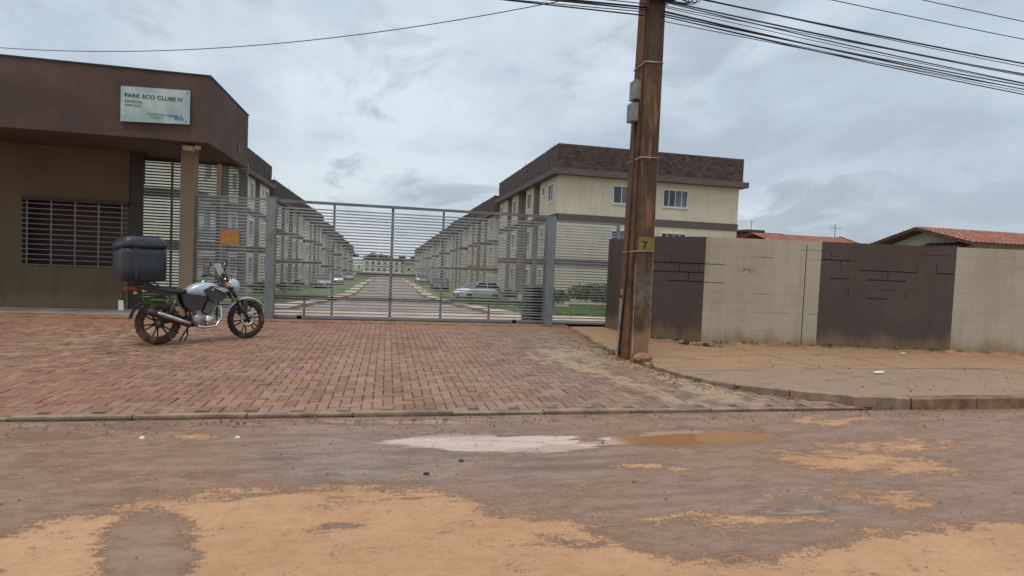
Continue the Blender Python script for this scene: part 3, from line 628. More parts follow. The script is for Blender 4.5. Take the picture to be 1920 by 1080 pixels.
# ------------------------------------------------------------------ apartment buildings
LEN, WID, BH, EAVE = 18.4, 12.0, 9.7, 7.88
def make_building(sx, wallmat, label):
    t = empty('apartment_building', (0, 0, 0), 0, label, 'apartment building', 'apartment blocks along the inner street')
    X = lambda a: sx * a
    w = MB()
    # (y0, y1, depth)
    segs = [(0, 4.3, 0), (4.3, 6.0, .95), (6.0, 8.3, 0), (8.3, 10.9, 1.3), (10.9, 13.2, 0), (13.2, 14.9, .95), (14.9, LEN, 0)]
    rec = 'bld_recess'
    floors = (0, 2.68, 5.36)
    wins = []   # (axis, plane, u0, u1, z0, z1, style)
    for f in floors:
        for (a, b, st_) in ((.9, 2.15, 'w'), (3.0, 3.6, 's'), (6.5, 7.75, 'w'), (11.4, 12.65, 'w'), (15.6, 16.1, 's'), (16.8, 17.9, 'w')):
            z0 = f + (1.0 if st_ == 'w' else 1.55); z1 = f + (2.15)
            wins.append(('side', 0, a, b, z0, z1, st_))
        for (a, b) in ((4.55, 5.7), (13.5, 14.6)): wins.append(('side', .95, a, b, f + (1.05 if f else .1), f + 2.2, 'o'))
        wins.append(('side', 1.3, 8.9, 10.3, f + (.9 if f else .05), f + 2.15, 'g'))
        for (a, b) in ((3.45, 4.6), (6.75, 8.45)): wins.append(('end', 0, a, b, f + 1.0, f + 2.1, 'w'))
    def face(kind, plane, u0, u1, mat):
        hs = [q for q in wins if q[0] == kind and q[1] == plane and q[2] >= u0 - .01 and q[3] <= u1 + .01]
        us = sorted(set([u0, u1] + [q[2] for q in hs] + [q[3] for q in hs])); zs = sorted(set([-.6, EAVE] + [q[4] for q in hs] + [q[5] for q in hs]))
        P = (lambda u, d, z: (X(plane + d), u, z)) if kind == 'side' else (lambda u, d, z: (X(u), plane + d, z))
        for i in range(len(us) - 1):
            for j in range(len(zs) - 1):
                uc, zc = (us[i] + us[i + 1]) / 2, (zs[j] + zs[j + 1]) / 2
                if any(q[2] < uc < q[3] and q[4] < zc < q[5] for q in hs): continue
                w.add([P(us[i], 0, zs[j]), P(us[i + 1], 0, zs[j]), P(us[i + 1], 0, zs[j + 1]), P(us[i], 0, zs[j + 1])], [(0, 1, 2, 3)], mat)
        for q in hs:
            a, b, c, d = q[2:6]; k = .14
            for p0, p1 in (((a, c), (b, c)), ((b, c), (b, d)), ((b, d), (a, d)), ((a, d), (a, c))):
                w.add([P(p0[0], 0, p0[1]), P(p1[0], 0, p1[1]), P(p1[0], k, p1[1]), P(p0[0], k, p0[1])], [(0, 1, 2, 3)], mat)
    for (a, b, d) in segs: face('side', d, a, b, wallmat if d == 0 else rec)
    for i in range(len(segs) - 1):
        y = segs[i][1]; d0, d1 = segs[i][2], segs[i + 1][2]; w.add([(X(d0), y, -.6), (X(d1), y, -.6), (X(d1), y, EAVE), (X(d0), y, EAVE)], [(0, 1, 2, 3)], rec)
    face('end', 0, 0, WID, wallmat)
    w.add([(X(0), LEN, -.6), (X(WID), LEN, -.6), (X(WID), LEN, EAVE), (X(0), LEN, EAVE)], [(0, 1, 2, 3)], wallmat)
    w.add([(X(WID), 0, -.6), (X(WID), LEN, -.6), (X(WID), LEN, EAVE), (X(WID), 0, EAVE)], [(0, 1, 2, 3)], wallmat)
    w.build('wall', t)
    bd = MB()
    for zb in (2.45, 5.13):
        z0, z1 = zb, zb + .44
        for (a, b, d) in segs: bd.box(X(d - .035), X(d + .05), a + (.0 if d == 0 else .05), b - (0 if d == 0 else .05), z0, z1, 'bld_brown')
        bd.box(X(.051), X(WID + .035), -.035, .05, z0, z1, 'bld_brown'); bd.box(X(WID - .05), X(WID + .035), .051, LEN, z0, z1, 'bld_brown')
    for zb in (0.0,): bd.box(X(-.02), X(WID), -.028, .04, -.6, .18, 'bld_brown')
    bd.build('storey_band', t)
    ev = MB(); o_ = .42
    ev.box(X(-o_), X(WID + o_), -o_, LEN + o_, EAVE - .02, EAVE + .32, 'bld_brown'); ev.build('eaves', t)
    pp = MB(); bh = .186; bl = .395; z0 = EAVE + .322
    def row(kind):
        L_ = LEN + .3 if kind == 'side' else WID + .3
        for r in range(8):
            u = -.15 - (.2 if r % 2 else 0)
            while u < L_ - .15:
                a, b = max(u + .006, -.15), min(u + bl - .006, L_ - .15); u += bl
                if b - a < .03: continue
                off = random.uniform(0, .012) + (.035 if random.random() < .05 else 0); zA, zB = z0 + r * bh + .006, z0 + (r + 1) * bh - .002
                if kind == 'side': pp.box(X(-.15 + off), X(.05), a, b, zA, zB, 'parapet')
                else: pp.box(X(a), X(b), -.15 + off, .05, zA, zB, 'parapet')
    row('side'); row('end')
    pp.box(X(WID + .02), X(WID + .15), -.14, LEN + .15, z0, BH, 'parapet'); pp.box(X(.06), X(WID + .01), LEN + .02, LEN + .15, z0, BH, 'parapet')
    pp.box(X(-.12), X(.04), -.12, LEN + .12, z0, BH - .03, 'dark'); pp.box(X(.06), X(WID + .1), -.12, .04, z0, BH - .03, 'dark')
    pp.build('block_parapet', t, 'stuff')
    rf = MB(); rf.box(X(.1), X(WID), .1, LEN, EAVE + .33, EAVE + .8, 'rtile_dark'); rf.build('roof', t)
    cache = {}
    for (k, pl, a, b, c, d, st_) in wins:
        key = (k, round(b - a, 2), round(d - c, 2), st_)
        if key not in cache:
            fr = MB(); gl = MB(); L_ = b - a; h_ = d - c; e = .06
            T = (lambda u0, u1, d0, d1, z0_, z1_: (X(d0), X(d1), u0, u1, z0_, z1_)) if k == 'side' else (lambda u0, u1, d0, d1, z0_, z1_: (X(u0), X(u1), d0, d1, z0_, z1_))
            if st_ in 'wsg':
                fr.box(*T(0, e, -.055, .11, 0, h_), mat='white'); fr.box(*T(L_ - e, L_, -.055, .11, 0, h_), mat='white'); fr.box(*T(e, L_ - e, -.055, .11, h_ - e, h_), mat='white'); fr.box(*T(e, L_ - e, -.055, .11, 0, e), mat='white')
                nm = {'w': 3 if L_ > 1.3 else 1, 's': 0, 'g': 5}[st_]
                for i in range(1, nm + 1): u = L_ * i / (nm + 1); fr.box(*T(u - .022, u + .022, -.02, .105, e, h_ - e), mat='white')
                if st_ == 'g':
                    for i in range(1, 4): fr.box(*T(e, L_ - e, .06, .10, h_ * i / 4 - .015, h_ * i / 4 + .015), mat='white')
                if st_ != 'g': fr.box(*T(-.05, L_ + .05, -.05, .12, -.05, -.002), mat='white')
                gl.box(*T(.02, L_ * (.5 if st_ == 'w' else 1) - (.02 if st_ != 'w' else 0), .015, .025, .02, h_ - .02), mat='glass')
                if st_ == 'w': gl.box(*T(L_ * .5, L_ - .02, .028, .038, .02, h_ - .02), mat='glass2')
            else:
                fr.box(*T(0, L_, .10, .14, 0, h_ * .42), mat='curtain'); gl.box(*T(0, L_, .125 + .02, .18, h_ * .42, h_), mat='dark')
                fr.box(*T(0, L_, .11, .135, h_ * .7, h_ * .73), mat='white'); fr.box(*T(0, .03, .095, .14, h_ * .42, h_), mat='white'); fr.box(*T(L_ - .03, L_, .095, .14, h_ * .42, h_), mat='white')
            fo = fr.build('window', t); go = gl.build('pane', fo); cache[key] = (fo.data, go.data)
        else:
            fo = shared('window', cache[key][0], t, (0, 0, 0)); go = shared('pane', cache[key][1], fo, (0, 0, 0))
        fo.location = (X(pl), a, c) if k == 'side' else (X(a), pl, c)
    # split air conditioner boxes
    acm = None
    for (y_, z_) in ((5.2, 5.6), (14.2, 3.0), (9.4, 2.95), (5.1, 2.9)):
        d = 1.3 if 8 < y_ < 11 else .95
        if acm is None:
            a = MB(); a.box(X(-.32), X(-.02), 0, .7, 0, .5, 'white', bev=.02); a.lathe([(.0, 0), (.19, 0), (.2, -sx * .01), (.21, 0)], (X(-.325), .3, .25), 'x', 'dark', 16); o = a.build('air_conditioner', t); acm = o.data
        else: o = shared('air_conditioner', acm, t, (0, 0, 0))
        o.location = (X(d), y_ - .35, z_)
    an = MB()
    for (a_, h_) in ((3.5, 1.0), (8.0, .8), (11.5, 1.1), (16, .7)): an.tube([(X(.6), a_, BH - .3), (X(.6), a_, BH + h_ - .3)], .018, 'dark', 5); an.tube([(X(.3), a_ - .2, BH + h_ * .7 - .3), (X(.9), a_ + .2, BH + h_ * .7 - .3)], .012, 'dark', 5)
    an.build('antenna', t)
    return t
TOPS = [8.85, 7.97, 7.72, 7.38, 7.0, 6.62, 6.25, 5.9, 5.6]
ORD = ['first', 'second', 'third', 'fourth', 'fifth', 'sixth', 'seventh', 'eighth', 'ninth']
PR = make_building(1, 'bld_beige', 'beige three-storey block behind the utility pole, its whole end wall facing the street')
PL = make_building(-1, 'bld_grey', 'pale three-storey block seen behind the gatehouse and slatted fence, first on the left')
PR.location = (9.8, 33.5, TOPS[0] - BH); PL.location = (-9.8, 33.3, TOPS[0] - BH)
for k in range(1, 9):
    c = copy_tree(PR, skip=() if k < 3 else ('air_conditioner',)); c.location = (9.8, 33.5 + 20.7 * k, TOPS[k] - BH)
    tag(c, '%s beige block from the gate in the row on the right of the inner street' % ORD[k], 'apartment building', 'apartment blocks along the inner street')
    if k < 7:
        c = copy_tree(PL, skip=() if k < 3 else ('air_conditioner',)); c.location = (-9.8, 33.3 + 20.2 * k, TOPS[k] - BH - .35 * (k > 2) * (k - 2))
        tag(c, '%s pale block from the gate in the row on the left of the inner street' % ORD[k], 'apartment building', 'apartment blocks along the inner street')

# some rooms have their curtains drawn or a shutter half down
alt = {}
for o in [o for o in S.objects if o.name.split('.')[0] == 'pane']:
    if random.random() < .3:
        if o.data.name not in alt:
            me = o.data.copy(); me.materials.clear(); me.materials.append(M[random.choice(['curtain', 'glass2', 'shutter'])]); me.materials.append(M['glass2']); alt[o.data.name] = me
        o.data = alt[o.data.name]
# far end of the street
def low_house(name, x, y, w, d, h, roofh, wm, rm, label, cat='house', z=None, win=3):
    t = empty(name, (x, y, gz(y) - .05 if z is None else z), 0, label, cat); onebox('wall', t, wm, 0, w, 0, d, 0, h)
    m = MB(); o = .35; a = [(-o, -o, h), (w + o, -o, h), (w + o, d / 2, h + roofh), (-o, d / 2, h + roofh)]; b = [(-o, d / 2, h + roofh), (w + o, d / 2, h + roofh), (w + o, d + o, h), (-o, d + o, h)]
    for q in (a, b): m.add(q + [(p[0], p[1], p[2] + .08) for p in q], [(0, 1, 2, 3), (7, 6, 5, 4), (0, 4, 5, 1), (1, 5, 6, 2), (2, 6, 7, 3), (3, 7, 4, 0)], rm)
    m.add([(0, 0, h), (0, d, h), (0, d / 2, h + roofh)], [(0, 1, 2)], wm); m.add([(w, 0, h), (w, d, h), (w, d / 2, h + roofh)], [(0, 1, 2)], wm)
    m.build('roof', t)
    for k in range(win):
        u = w * (k + .5) / win - .5; f = onebox('window', t, 'white', u, u + 1.1, -.04, -.002, 1.0, 2.1); onebox('pane', f, 'glass', u + .06, u + 1.04, -.05, -.041, 1.06, 2.04)
    return t
b = empty('apartment_building', (-9, 226, gz(226)), 0, 'pinkish two-storey block closing the far end of the inner street', 'apartment building')
onebox('wall', b, 'bld_grey', 0, 14, 0, 10, 0, 4.7); onebox('storey_band', b, 'bld_brown', -.03, 14.03, -.05, -.002, 2.3, 2.8); onebox('parapet', b, 'bld_brown', -.1, 14.1, -.1, 10, 4.702, 5.1)
wm_ = None
for f in (.8, 3.1):
    for k in range(6):
        if wm_ is None: o = onebox('window', b, 'glass', 0, 1.2, -.04, -.002, 0, 1.1); wm_ = o.data
        else: o = shared('window', wm_, b, (0, 0, 0))
        o.location = (.8 + 2.2 * k, 0, f)
low_house('house', 6.5, 226, 9, 9, 3.6, 1.2, 'cream', 'rtile_dark', 'low cream house at the far end of the street, right of the pinkish block', z=-3.6)
low_house('house', -17, 240, 7, 9, 4.6, .8, 'c_white', 'c_white', 'small white building far off above the end of the street', z=-3.4)
for k, (x, y, h, r) in enumerate([(-24, 262, 8.2, 4), (-17, 268, 8.6, 4.5), (-8, 265, 8.0, 4.6), (-1, 270, 8.8, 4.4), (6, 262, 7.6, 4), (13, 268, 8.2, 4.5)]):
    tree(x, y, h, r, 'distant %s tree beyond the street end, %s from the left' % ('dark' if k % 2 else 'green', ORD[k]), 1500, .5, 'trees beyond the end of the street')
m = MB(); m.box(-8, 9, 159, 159.2, gz(159) - .1, gz(159) + 1.1, 'bld_brown'); tag(m.build('garden_wall'), 'low brown wall across the far end of the inner street', 'wall')

# ------------------------------------------------------------------ boundary wall of blocks
WP = [(5.58, 13.95), (5.62, 11.72), (6.42, 10.92), (22.0, 7.63)]
BAYS = [2.4, 5.2, 7.6, 10.4, 12.8, 15.6]
bw = empty('boundary_wall', (6.42, 10.92, 0), 0, 'block boundary wall painted in brown and beige bays behind the pole', 'wall')
BLK, BHT, NR = .4, .19, 12
TOP = 2.29
blist = []; core = MB(); crk = MB()
def bay(s_, seg):
    if seg < 2: return 'wall_brown'
    return 'wall_beige' if (s_ % 5.2) < 2.4 else 'wall_brown'
off0 = Vector((-6.42, -10.92, 0))
for seg in range(3):
    a = Vector(WP[seg] + (0,)); b_ = Vector(WP[seg + 1] + (0,)); L_ = (b_ - a).length; d = (b_ - a).normalized(); nrm = Vector((d.y, -d.x, 0))
    if seg == 0: nrm = Vector((-1, 0, 0))
    ang = math.atan2(d.y, d.x)
    for r in range(NR):
        z1 = TOP - r * BHT; z0 = z1 - BHT; u = -(.2 if r % 2 else 0)
        while u < L_ - .01:
            u0, u1 = max(u, 0), min(u + BLK, L_); bayn = bay((u0 + u1) / 2, seg)
            # a block that straddles two bays is split at the paint line
            cuts = [u0, u1]
            if seg == 2:
                for c in BAYS:
                    if u0 + .02 < c < u1 - .02: cuts.insert(1, c)
            for q in range(len(cuts) - 1):
                if cuts[q + 1] - cuts[q] > .03: blist.append((seg, r, cuts[q], cuts[q + 1], z0, z1, bay((cuts[q] + cuts[q + 1]) / 2, seg), a, d, nrm))
            u += BLK
    T = Matrix.Translation(a + off0) @ Matrix.Rotation(ang, 4, 'Z')
    if seg < 2: core.box(0 if seg == 0 else .0, L_, .045, .14, -.2, TOP - .01, 'wall_brown', T=T)
    else:
        for c0, c1 in zip([0] + BAYS, BAYS + [L_]): core.box(c0 + .0005, c1 - .0005, .045, .14, -.2, TOP - .01, bay((c0 + c1) / 2, 2), T=T)
bme = {}
OPEN = {(2, 2, 0), (2, 2, 1)}
def block_mesh(w_, h_, mat, jl, jb):
    key = (round(w_, 2), round(h_, 2), mat, jl, jb)
    if key in bme: return bme[key]
    m = MB(); m.box(jl, w_ - .0007, 0, .12, jb, h_ - .0007, mat, bev=.0011); o = m.build('block', None); me = o.data; bpy.data.objects.remove(o); bme[key] = me; return me
stuffw = MB(); cnt = 0
blist.sort(key=lambda q: (q[7] + q[8] * q[2]).length)
random.seed(11)
for q in blist:
    seg, r, u0, u1, z0, z1, mat, a, d, nrm = q
    uu = u0 + (0 if seg == 2 else (1.2 if seg == 1 else 9)); 
    jl, jb = .0007, .0007
    # mortar fallen out of some joints near the top of the wall, as in the photograph
    if seg == 1 and r in (2, 3, 4): jb = .022 if r < 4 or u0 > .3 else .0007; jl = .012 if random.random() < .5 else jl
    elif seg == 2 and mat == 'wall_beige' and u0 < 3 and r in (2, 4) and (u0 < .3 or (.8 < u0 < 1.2 and r == 4)): jb = .016
    elif seg == 2 and mat == 'wall_brown' and u0 < 5 and r in (1, 2, 3, 5): jb = .02 if random.random() < (.55 if r < 4 else .25) else jb; jl = .011 if random.random() < .3 else jl
    elif random.random() < .03: jb = .007
    me = block_mesh(u1 - u0, z1 - z0, mat, jl, jb); p = a + off0 + d * u0; loc = Vector((p.x, p.y, z0)); ang = math.atan2(d.y, d.x)
    out = nrm * random.uniform(0, .0016)
    if cnt < 298: shared('block', me, bw, loc + out, (0, 0, ang)); cnt += 1
    else:
        T = Matrix.Translation(loc + out) @ Matrix.Rotation(ang, 4, 'Z'); stuffw.add([v.co.copy() for v in me.vertices], [list(f.vertices) for f in me.polygons], mat, False, T)
stuffw.build('block_courses', bw, 'stuff', recalc=False); core.build('mortar_core', bw)
# expansion joint pipe line in the beige bay + end post
m = MB(); a = Vector(WP[2] + (0,)); d = (Vector(WP[3] + (0,)) - a).normalized(); T = Matrix.Translation(a + off0) @ Matrix.Rotation(math.atan2(d.y, d.x), 4, 'Z')
m.box(2.08, 2.096, -.003, .02, .02, TOP - .08, 'dark', T=T); m.build('expansion_joint', bw)
m = MB(); m.box(0, .26, -.01, .2, -.3, TOP + .02, 'wall_brown'); o = m.build('end_pillar', bw); o.location = (5.56 - 6.42, 13.951 - 10.92, 0)

# ------------------------------------------------------------------ gatehouse
gh = empty('gatehouse', (-3.92, 14.0, 0), 0, 'brown flat-roofed gatehouse portico with deep fascia and beige column', 'gatehouse')
def gbox(name, mat, x0, x1, y0, y1, z0, z1, bev=0, par=gh, label=None):
    return onebox(name, par, mat, x0 + 3.92, x1 + 3.92, y0 - 14, y1 - 14, z0, z1, bev=bev, label=label)
m = MB()
def gb(x0, x1, y0, y1, z0, z1, mat): m.box(x0 + 3.92, x1 + 3.92, y0 - 14, y1 - 14, z0, z1, mat)
gb(-13, -3.92, 14.0, 14.15, 3.93, 5.37, 'gate_brown'); gb(-4.07, -3.92, 14.15, 17.55, 3.93, 5.37, 'gate_brown'); gb(-13, -4.07, 17.4, 17.55, 3.93, 5.37, 'gate_brown')
m.build('fascia', gh)
gbox('drip_moulding', 'gate_brown', -13, -3.9, 13.975, 13.998, 3.93, 4.06)
gbox('roof_slab', 'gate_brown', -12.98, -4.08, 14.16, 17.39, 4.0, 4.2); gbox('coping', 'dark', -13.0, -3.9, 13.98, 17.57, 5.371, 5.40)
gbox('wall_vent', 'dark', -3.925, -3.905, 16.45, 16.7, 4.15, 4.38)
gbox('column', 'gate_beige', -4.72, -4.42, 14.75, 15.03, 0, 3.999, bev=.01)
o = gbox('lamp_housing', 'white', -4.62, -4.42, 14.55, 14.72, 3.84, 3.93); gbox('lamp_housing', 'white', -4.34, -4.24, 14.45, 14.55, 3.86, 3.93)
gbox('wall', 'gate_beige_shaded', -12.9, -6.45, 16.5, 16.65, 2.72, 3.999); gbox('wall', 'gate_beige_shaded', -12.9, -6.45, 16.5, 16.65, 0, 1.05)
gbox('wall', 'gate_beige_shaded', -12.9, -8.8, 16.5, 16.65, 1.05, 2.72); gbox('wall', 'gate_beige_shaded', -6.63, -6.45, 16.651, 17.3, 0, 3.999)
gbox('back_wall', 'gate_brown', -12.9, -6.64, 17.2, 17.3, 0, 3.999); gbox('door', 'dark', -6.44, -6.16, 16.52, 16.6, 0, 3.2)
gbox('door_jamb', 'dark', -6.44, -6.14, 16.5, 16.62, 3.201, 3.999)
gr = gbox('window_grille', 'dark', -8.8, -6.45, 16.46, 16.485, 2.64, 2.72)
gm = None
for k in range(13): 
    onebox('grille_bar', gr, 'gal2', -8.8 + 3.92 + .0, -6.46 + 3.92, 2.462, 2.482, 1.05 + k * .125, 1.07 + k * .125)
for k in range(5): onebox('grille_bar', gr, 'gal2', -8.7 + 3.92 + k * .52, -8.67 + 3.92 + k * .52, 2.485, 2.498, 1.05, 2.66)
# sign on the fascia
sg = empty('sign', (-5.64, 13.94, 4.27), 0, 'pale green-blue rectangular name sign mounted on the brown gatehouse fascia', 'sign')
m = MB(); m.add([(0, 0, -.03), (1.34, 0, .02), (1.34, 0, .745), (0, 0, .71), (0, .035, -.03), (1.34, .035, .02), (1.34, .035, .745), (0, .035, .71)], [(0, 1, 2, 3), (4, 7, 6, 5), (0, 4, 5, 1), (1, 5, 6, 2), (2, 6, 7, 3), (3, 7, 4, 0)], 'sign'); m.build('panel', sg)
text('PARK ECO CLUBE IV', .115, 'ink', (.07, -.006, .49), sg, sx=1.08, bold=.0015)
text('RESIDENCIAL', .062, 'ink2', (.07, -.006, .385), sg, sx=.95); text('CAMPO ALTO', .052, 'ink', (.07, -.006, .305), sg, sx=.95)
m = MB(); m.box(.50, .86, -.006, -.001, .155, .20, 'sgreen'); m.box(.56, .80, -.006, -.001, .10, .125, 'sgreen'); m.build('green_stripes', sg)
m = MB(); m.box(.90, 1.12, -.006, -.001, .15, .195, 'sblue'); m.box(1.04, 1.22, -.006, -.001, .10, .145, 'sblue'); m.box(1.16, 1.19, -.006, -.001, .155, .2, 'sblue'); m.build('blue_stripes', sg)
for (a_, c_) in ((1.29, .69), (1.27, .07)):
    m = MB(); m.lathe([(0, -.012), (.012, -.01), (.014, 0)], (a_, 0, c_), 'y', 'dark', 10); m.build('bolt', sg)

# ------------------------------------------------------------------ slatted fences and gates
def slats(t, L_, z0, z1, pitch, th, name='slat', mat='slat', dep=.02, parts=True, x0=0):
    n = int((z1 - z0) / pitch); me = None
    for k in range(n + 1):
        if me is None: o = onebox(name, t, mat, x0, x0 + L_, -dep / 2, dep / 2, -th / 2, th / 2); me = o.data
        else: o = shared(name, me, t, (0, 0, 0))
        o.location = (0, random.uniform(-.001, .001), z0 + k * pitch); o.rotation_euler = (0, random.gauss(0, .0006), 0)
# left fixed fence panel
t = empty('slatted_fence', (-4.42, 14.88, 0), 0, 'grey slatted steel fence between the beige column and the left gate post', 'fence')
slats(t, 1.62, .12, 2.80, .076, .03)
for xx in (.0, .53, 1.05, 1.58): onebox('fence_post', t, 'gal', xx, xx + .05, .012, .06, .02, 2.86)
onebox('top_rail', t, 'gal', 0, 1.66, -.02, .03, 2.83, 2.88)
o = onebox('fence_post', t, 'gate_beige', .42, .50, .062, .14, .02, 3.62, label='tall pale post rising above the fence')
sgn = empty('sign', (-3.86, 14.83, 1.74), 0, 'small orange warning plate hung on the slatted fence left of the gate post', 'sign'); onebox('plate', sgn, 'signyel', 0, .40, 0, .012, 0, .33); onebox('frame', sgn, 'gal', -.01, .41, .0121, .022, .33, .352); onebox('frame', sgn, 'gal', .40, .415, -.006, .012, -.01, .33)
# tall slat screen under the portico
t = empty('slatted_screen', (-6.75, 18.0, 0), 0, 'tall slatted screen reaching the portico ceiling behind the beige column', 'fence')
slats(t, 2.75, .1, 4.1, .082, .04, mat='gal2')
for xx in (0, .75, 2.05, 2.7): onebox('fence_post', t, 'gal', xx, xx + .05, .012, .06, -.1, 4.15)
# sliding gate
sg_ = empty('sliding_gate', (-2.74, 14.69, 0), 0, 'wide grey steel sliding gate of thin horizontal slats across the driveway', 'gate')
slats(sg_, 6.80, .10, 2.74, .0735, .03)
for xx in (.78, 1.42, 2.80, 4.06, 5.3, 6.2): 
    z0, z1 = (.05, 2.80) if xx in (1.42, 2.80, 4.06) else (.05, .62)
    onebox('upright', sg_, 'gal2', xx, xx + (.05 if xx != 2.8 else .065), .012, .05, z0, z1)
onebox('upright', sg_, 'gal2', 6.2, 6.25, .0125, .0495, .63, 2.80)
onebox('upright', sg_, 'gal', .0, .06, .012, .055, .05, 2.85); onebox('upright', sg_, 'gal', 6.74, 6.80, .012, .055, .05, 2.85)
onebox('upright', sg_, 'gate_beige', 6.28, 6.42, .056, .10, .02, .55)
onebox('top_rail', sg_, 'gal2', 0, 6.8, -.02, .04, 2.80, 2.865); onebox('middle_rail', sg_, 'dark', 0, 6.8, .012, .05, .50, .575); onebox('bottom_rail', sg_, 'gal', 0, 6.8, -.02, .04, .04, .09)
for xx in (.7, 6.0):
    m = MB(); m.lathe([(0, -.02), (.055, -.02), (.06, 0), (.055, .02), (0, .02)], (xx, 0, .07), 'y', 'dark', 16); m.build('wheel', sg_)
for nm, (x_, y_), lb in (('l', (-2.80, 14.50), 'grey square steel post at the left end of the sliding gate'), ('r', (3.93, 14.12), 'grey square steel gate post at right, standing in front of a black bin')):
    t = empty('gate_post', (x_, y_, 0), 0, lb, 'post', 'square posts of the sliding gate')
    hh = 2.89 if nm == 'l' else 2.79
    onebox('post', t, 'gal', 0, .2, 0, .2, -.1, hh, bev=.008); onebox('cap', t, 'gal', -.006, .206, -.006, .206, hh + .001, hh + .012)
    m = MB()
    for k in range(2): m.lathe([(0, 0), (.012, 0), (.012, -.01), (0, -.012)], (.1, -.001, .9 + k * 1.0), 'y', 'dark', 8)
    m.build('bolt', t)
# pedestrian gate right
t = empty('pedestrian_gate', (4.16, 14.62, 0), 0, 'narrow slatted pedestrian gate between the right gate post and the brown wall', 'gate')
slats(t, 1.84, .12, 2.66, .0735, .032)
for xx in (0, 1.80): onebox('upright', t, 'gal', xx, xx + .07, -.03, .04, .03, 2.76)
onebox('top_rail', t, 'gal', .071, 1.799, -.025, .035, 2.70, 2.76); onebox('bottom_rail', t, 'gal', .071, 1.799, -.025, .035, .04, .09); onebox('lock_box', t, 'dark', 1.68, 1.79, -.04, .04, 1.05, 1.3)

# ------------------------------------------------------------------ utility pole (double-T)
PB = Vector((4.03, 9.02, 0))
up = empty('utility_pole', PB, 0, 'tall rust-stained double-T concrete utility pole at the driveway corner', 'utility pole')
HT = 9.2
def taper(x0b, x1b, y0b, y1b, x0t, x1t, y0t, y1t, z0, z1, mat, mb):
    vs = [(x0b, y0b, z0), (x1b, y0b, z0), (x1b, y1b, z0), (x0b, y1b, z0), (x0t, y0t, z1), (x1t, y0t, z1), (x1t, y1t, z1), (x0t, y1t, z1)]
    mb.add(vs, [(0, 3, 2, 1), (4, 5, 6, 7), (0, 1, 5, 4), (1, 2, 6, 5), (2, 3, 7, 6), (3, 0, 4, 7)], mat)
m = MB(); taper(.02, .31, 0, .075, .07, .37, .16, .22, -.1, HT, 'pole', m); m.build('front_flange', up)
m = MB(); taper(.0, .12, .15, .64, .07, .17, .25, .42, -.1, HT, 'rust', m); taper(.1201, .29, .56, .64, .1701, .36, .36, .42, -.1, HT, 'rust', m); m.build('rear_flange', up)
m = MB(); taper(.13, .22, .0751, .5599, .17, .27, .2201, .3599, -.1, HT, 'pole', m); m.build('web', up)
for (xa, xt) in ((.018, .068), (.302, .364)):
    m = MB(); taper(xa - .004, xa + .018, -.005, .015, xt - .004, xt + .012, .155, .175, -.05, 5.5, 'pole_edge', m); m.build('worn_edge', up)
m = MB(); taper(-.006, .014, .550, .645, .064, .080, .350, .425, -.05, 5.5, 'pole_edge', m); m.build('worn_edge', up)
def edge(z): k = (z + .1) / (HT + .1); return (.02 + .05 * k, .31 + .06 * k, .16 * k, .64 - .22 * k)
for z in (1.86, 3.42, 5.0):
    x0, x1, y0, y1 = edge(z); m = MB(); e = .008
    pts = [(x0 - e, y0 - e, z), (x1 + e, y0 - e, z + .01), (x1 + e - .015, y1 + e, z), (x0 - e - .018, y1 + e, z - .02)]
    for i in range(4):
        a = Vector(pts[i]); b_ = Vector(pts[(i + 1) % 4]); m.tube([a, b_], .009, 'strap', 6)
    m.build('steel_band', up)
x0, x1, y0, y1 = edge(1.93); onebox('yellow_patch', up, 'yellow', x0 + .012, x1 - .006, y0 - .006, y0 + .01, 1.88, 2.10)
text('7', .17, 'dark', (x0 + .09, y0 - .009, 1.91), up, name='painted_number', bold=.004)
x0, x1, y0, y1 = edge(3.2); text('8', .13, 'dark', (x0 + .10, y0 - .006, 3.28), up, name='painted_number', bold=.003); text('3', .13, 'dark', (x0 + .10, y0 - .006, 3.15), up, name='painted_number', bold=.003)
for (z0, z1, k) in ((4.42, 4.74, 0), (4.05, 4.36, 1)):
    m = MB(); m.box(-.075 - .03 * k, .05 - .03 * k, .22, .44, z0, z1, 'greybox', bev=.01); m.build('meter_box', up)
m = MB(); m.tube([(-.0, .30, 4.05), (-.0, .35, 1.4), (-.03, .45, .05)], .014, 'cable', 6); m.build('conduit', up)
onebox('step_bolt', up, 'dark', -.04, .05, .5, .53, 1.05, 1.09)
# crossarm and wire knot above / at the top of the picture
m = MB(); m.box(-.9, 1.3, .05, .15, 7.3, 7.42, 'pole'); m.build('crossarm', up)
kn = MB()
for k in range(9):
    r = random.uniform(.10, .26); c = Vector((.62 + random.uniform(-.16, .2), .12, 6.04 + random.uniform(-.05, .2))); pts = []
    for i in range(17): a_ = 2 * math.pi * i / 16; pts.append(c + Vector((math.cos(a_) * r * 1.3, math.sin(a_) * .05 + random.uniform(-.01, .01), math.sin(a_) * r * .55)))
    kn.tube(pts, .0085, 'cable', 5)
for k in range(5):
    z = 5.98 + k * .07; kn.tube([(.04, .08, z), (.2, .07, z + .02), (.40, .12, z)], .012, 'cable', 5)
kn.build('cable_coil', up)
m = MB(); m.box(-.02, .44, .02, .1, 6.02, 6.3, 'dark'); m.box(.38, .5, .05, .2, 6.05, 6.5, 'dark'); m.build('cable_bracket', up)
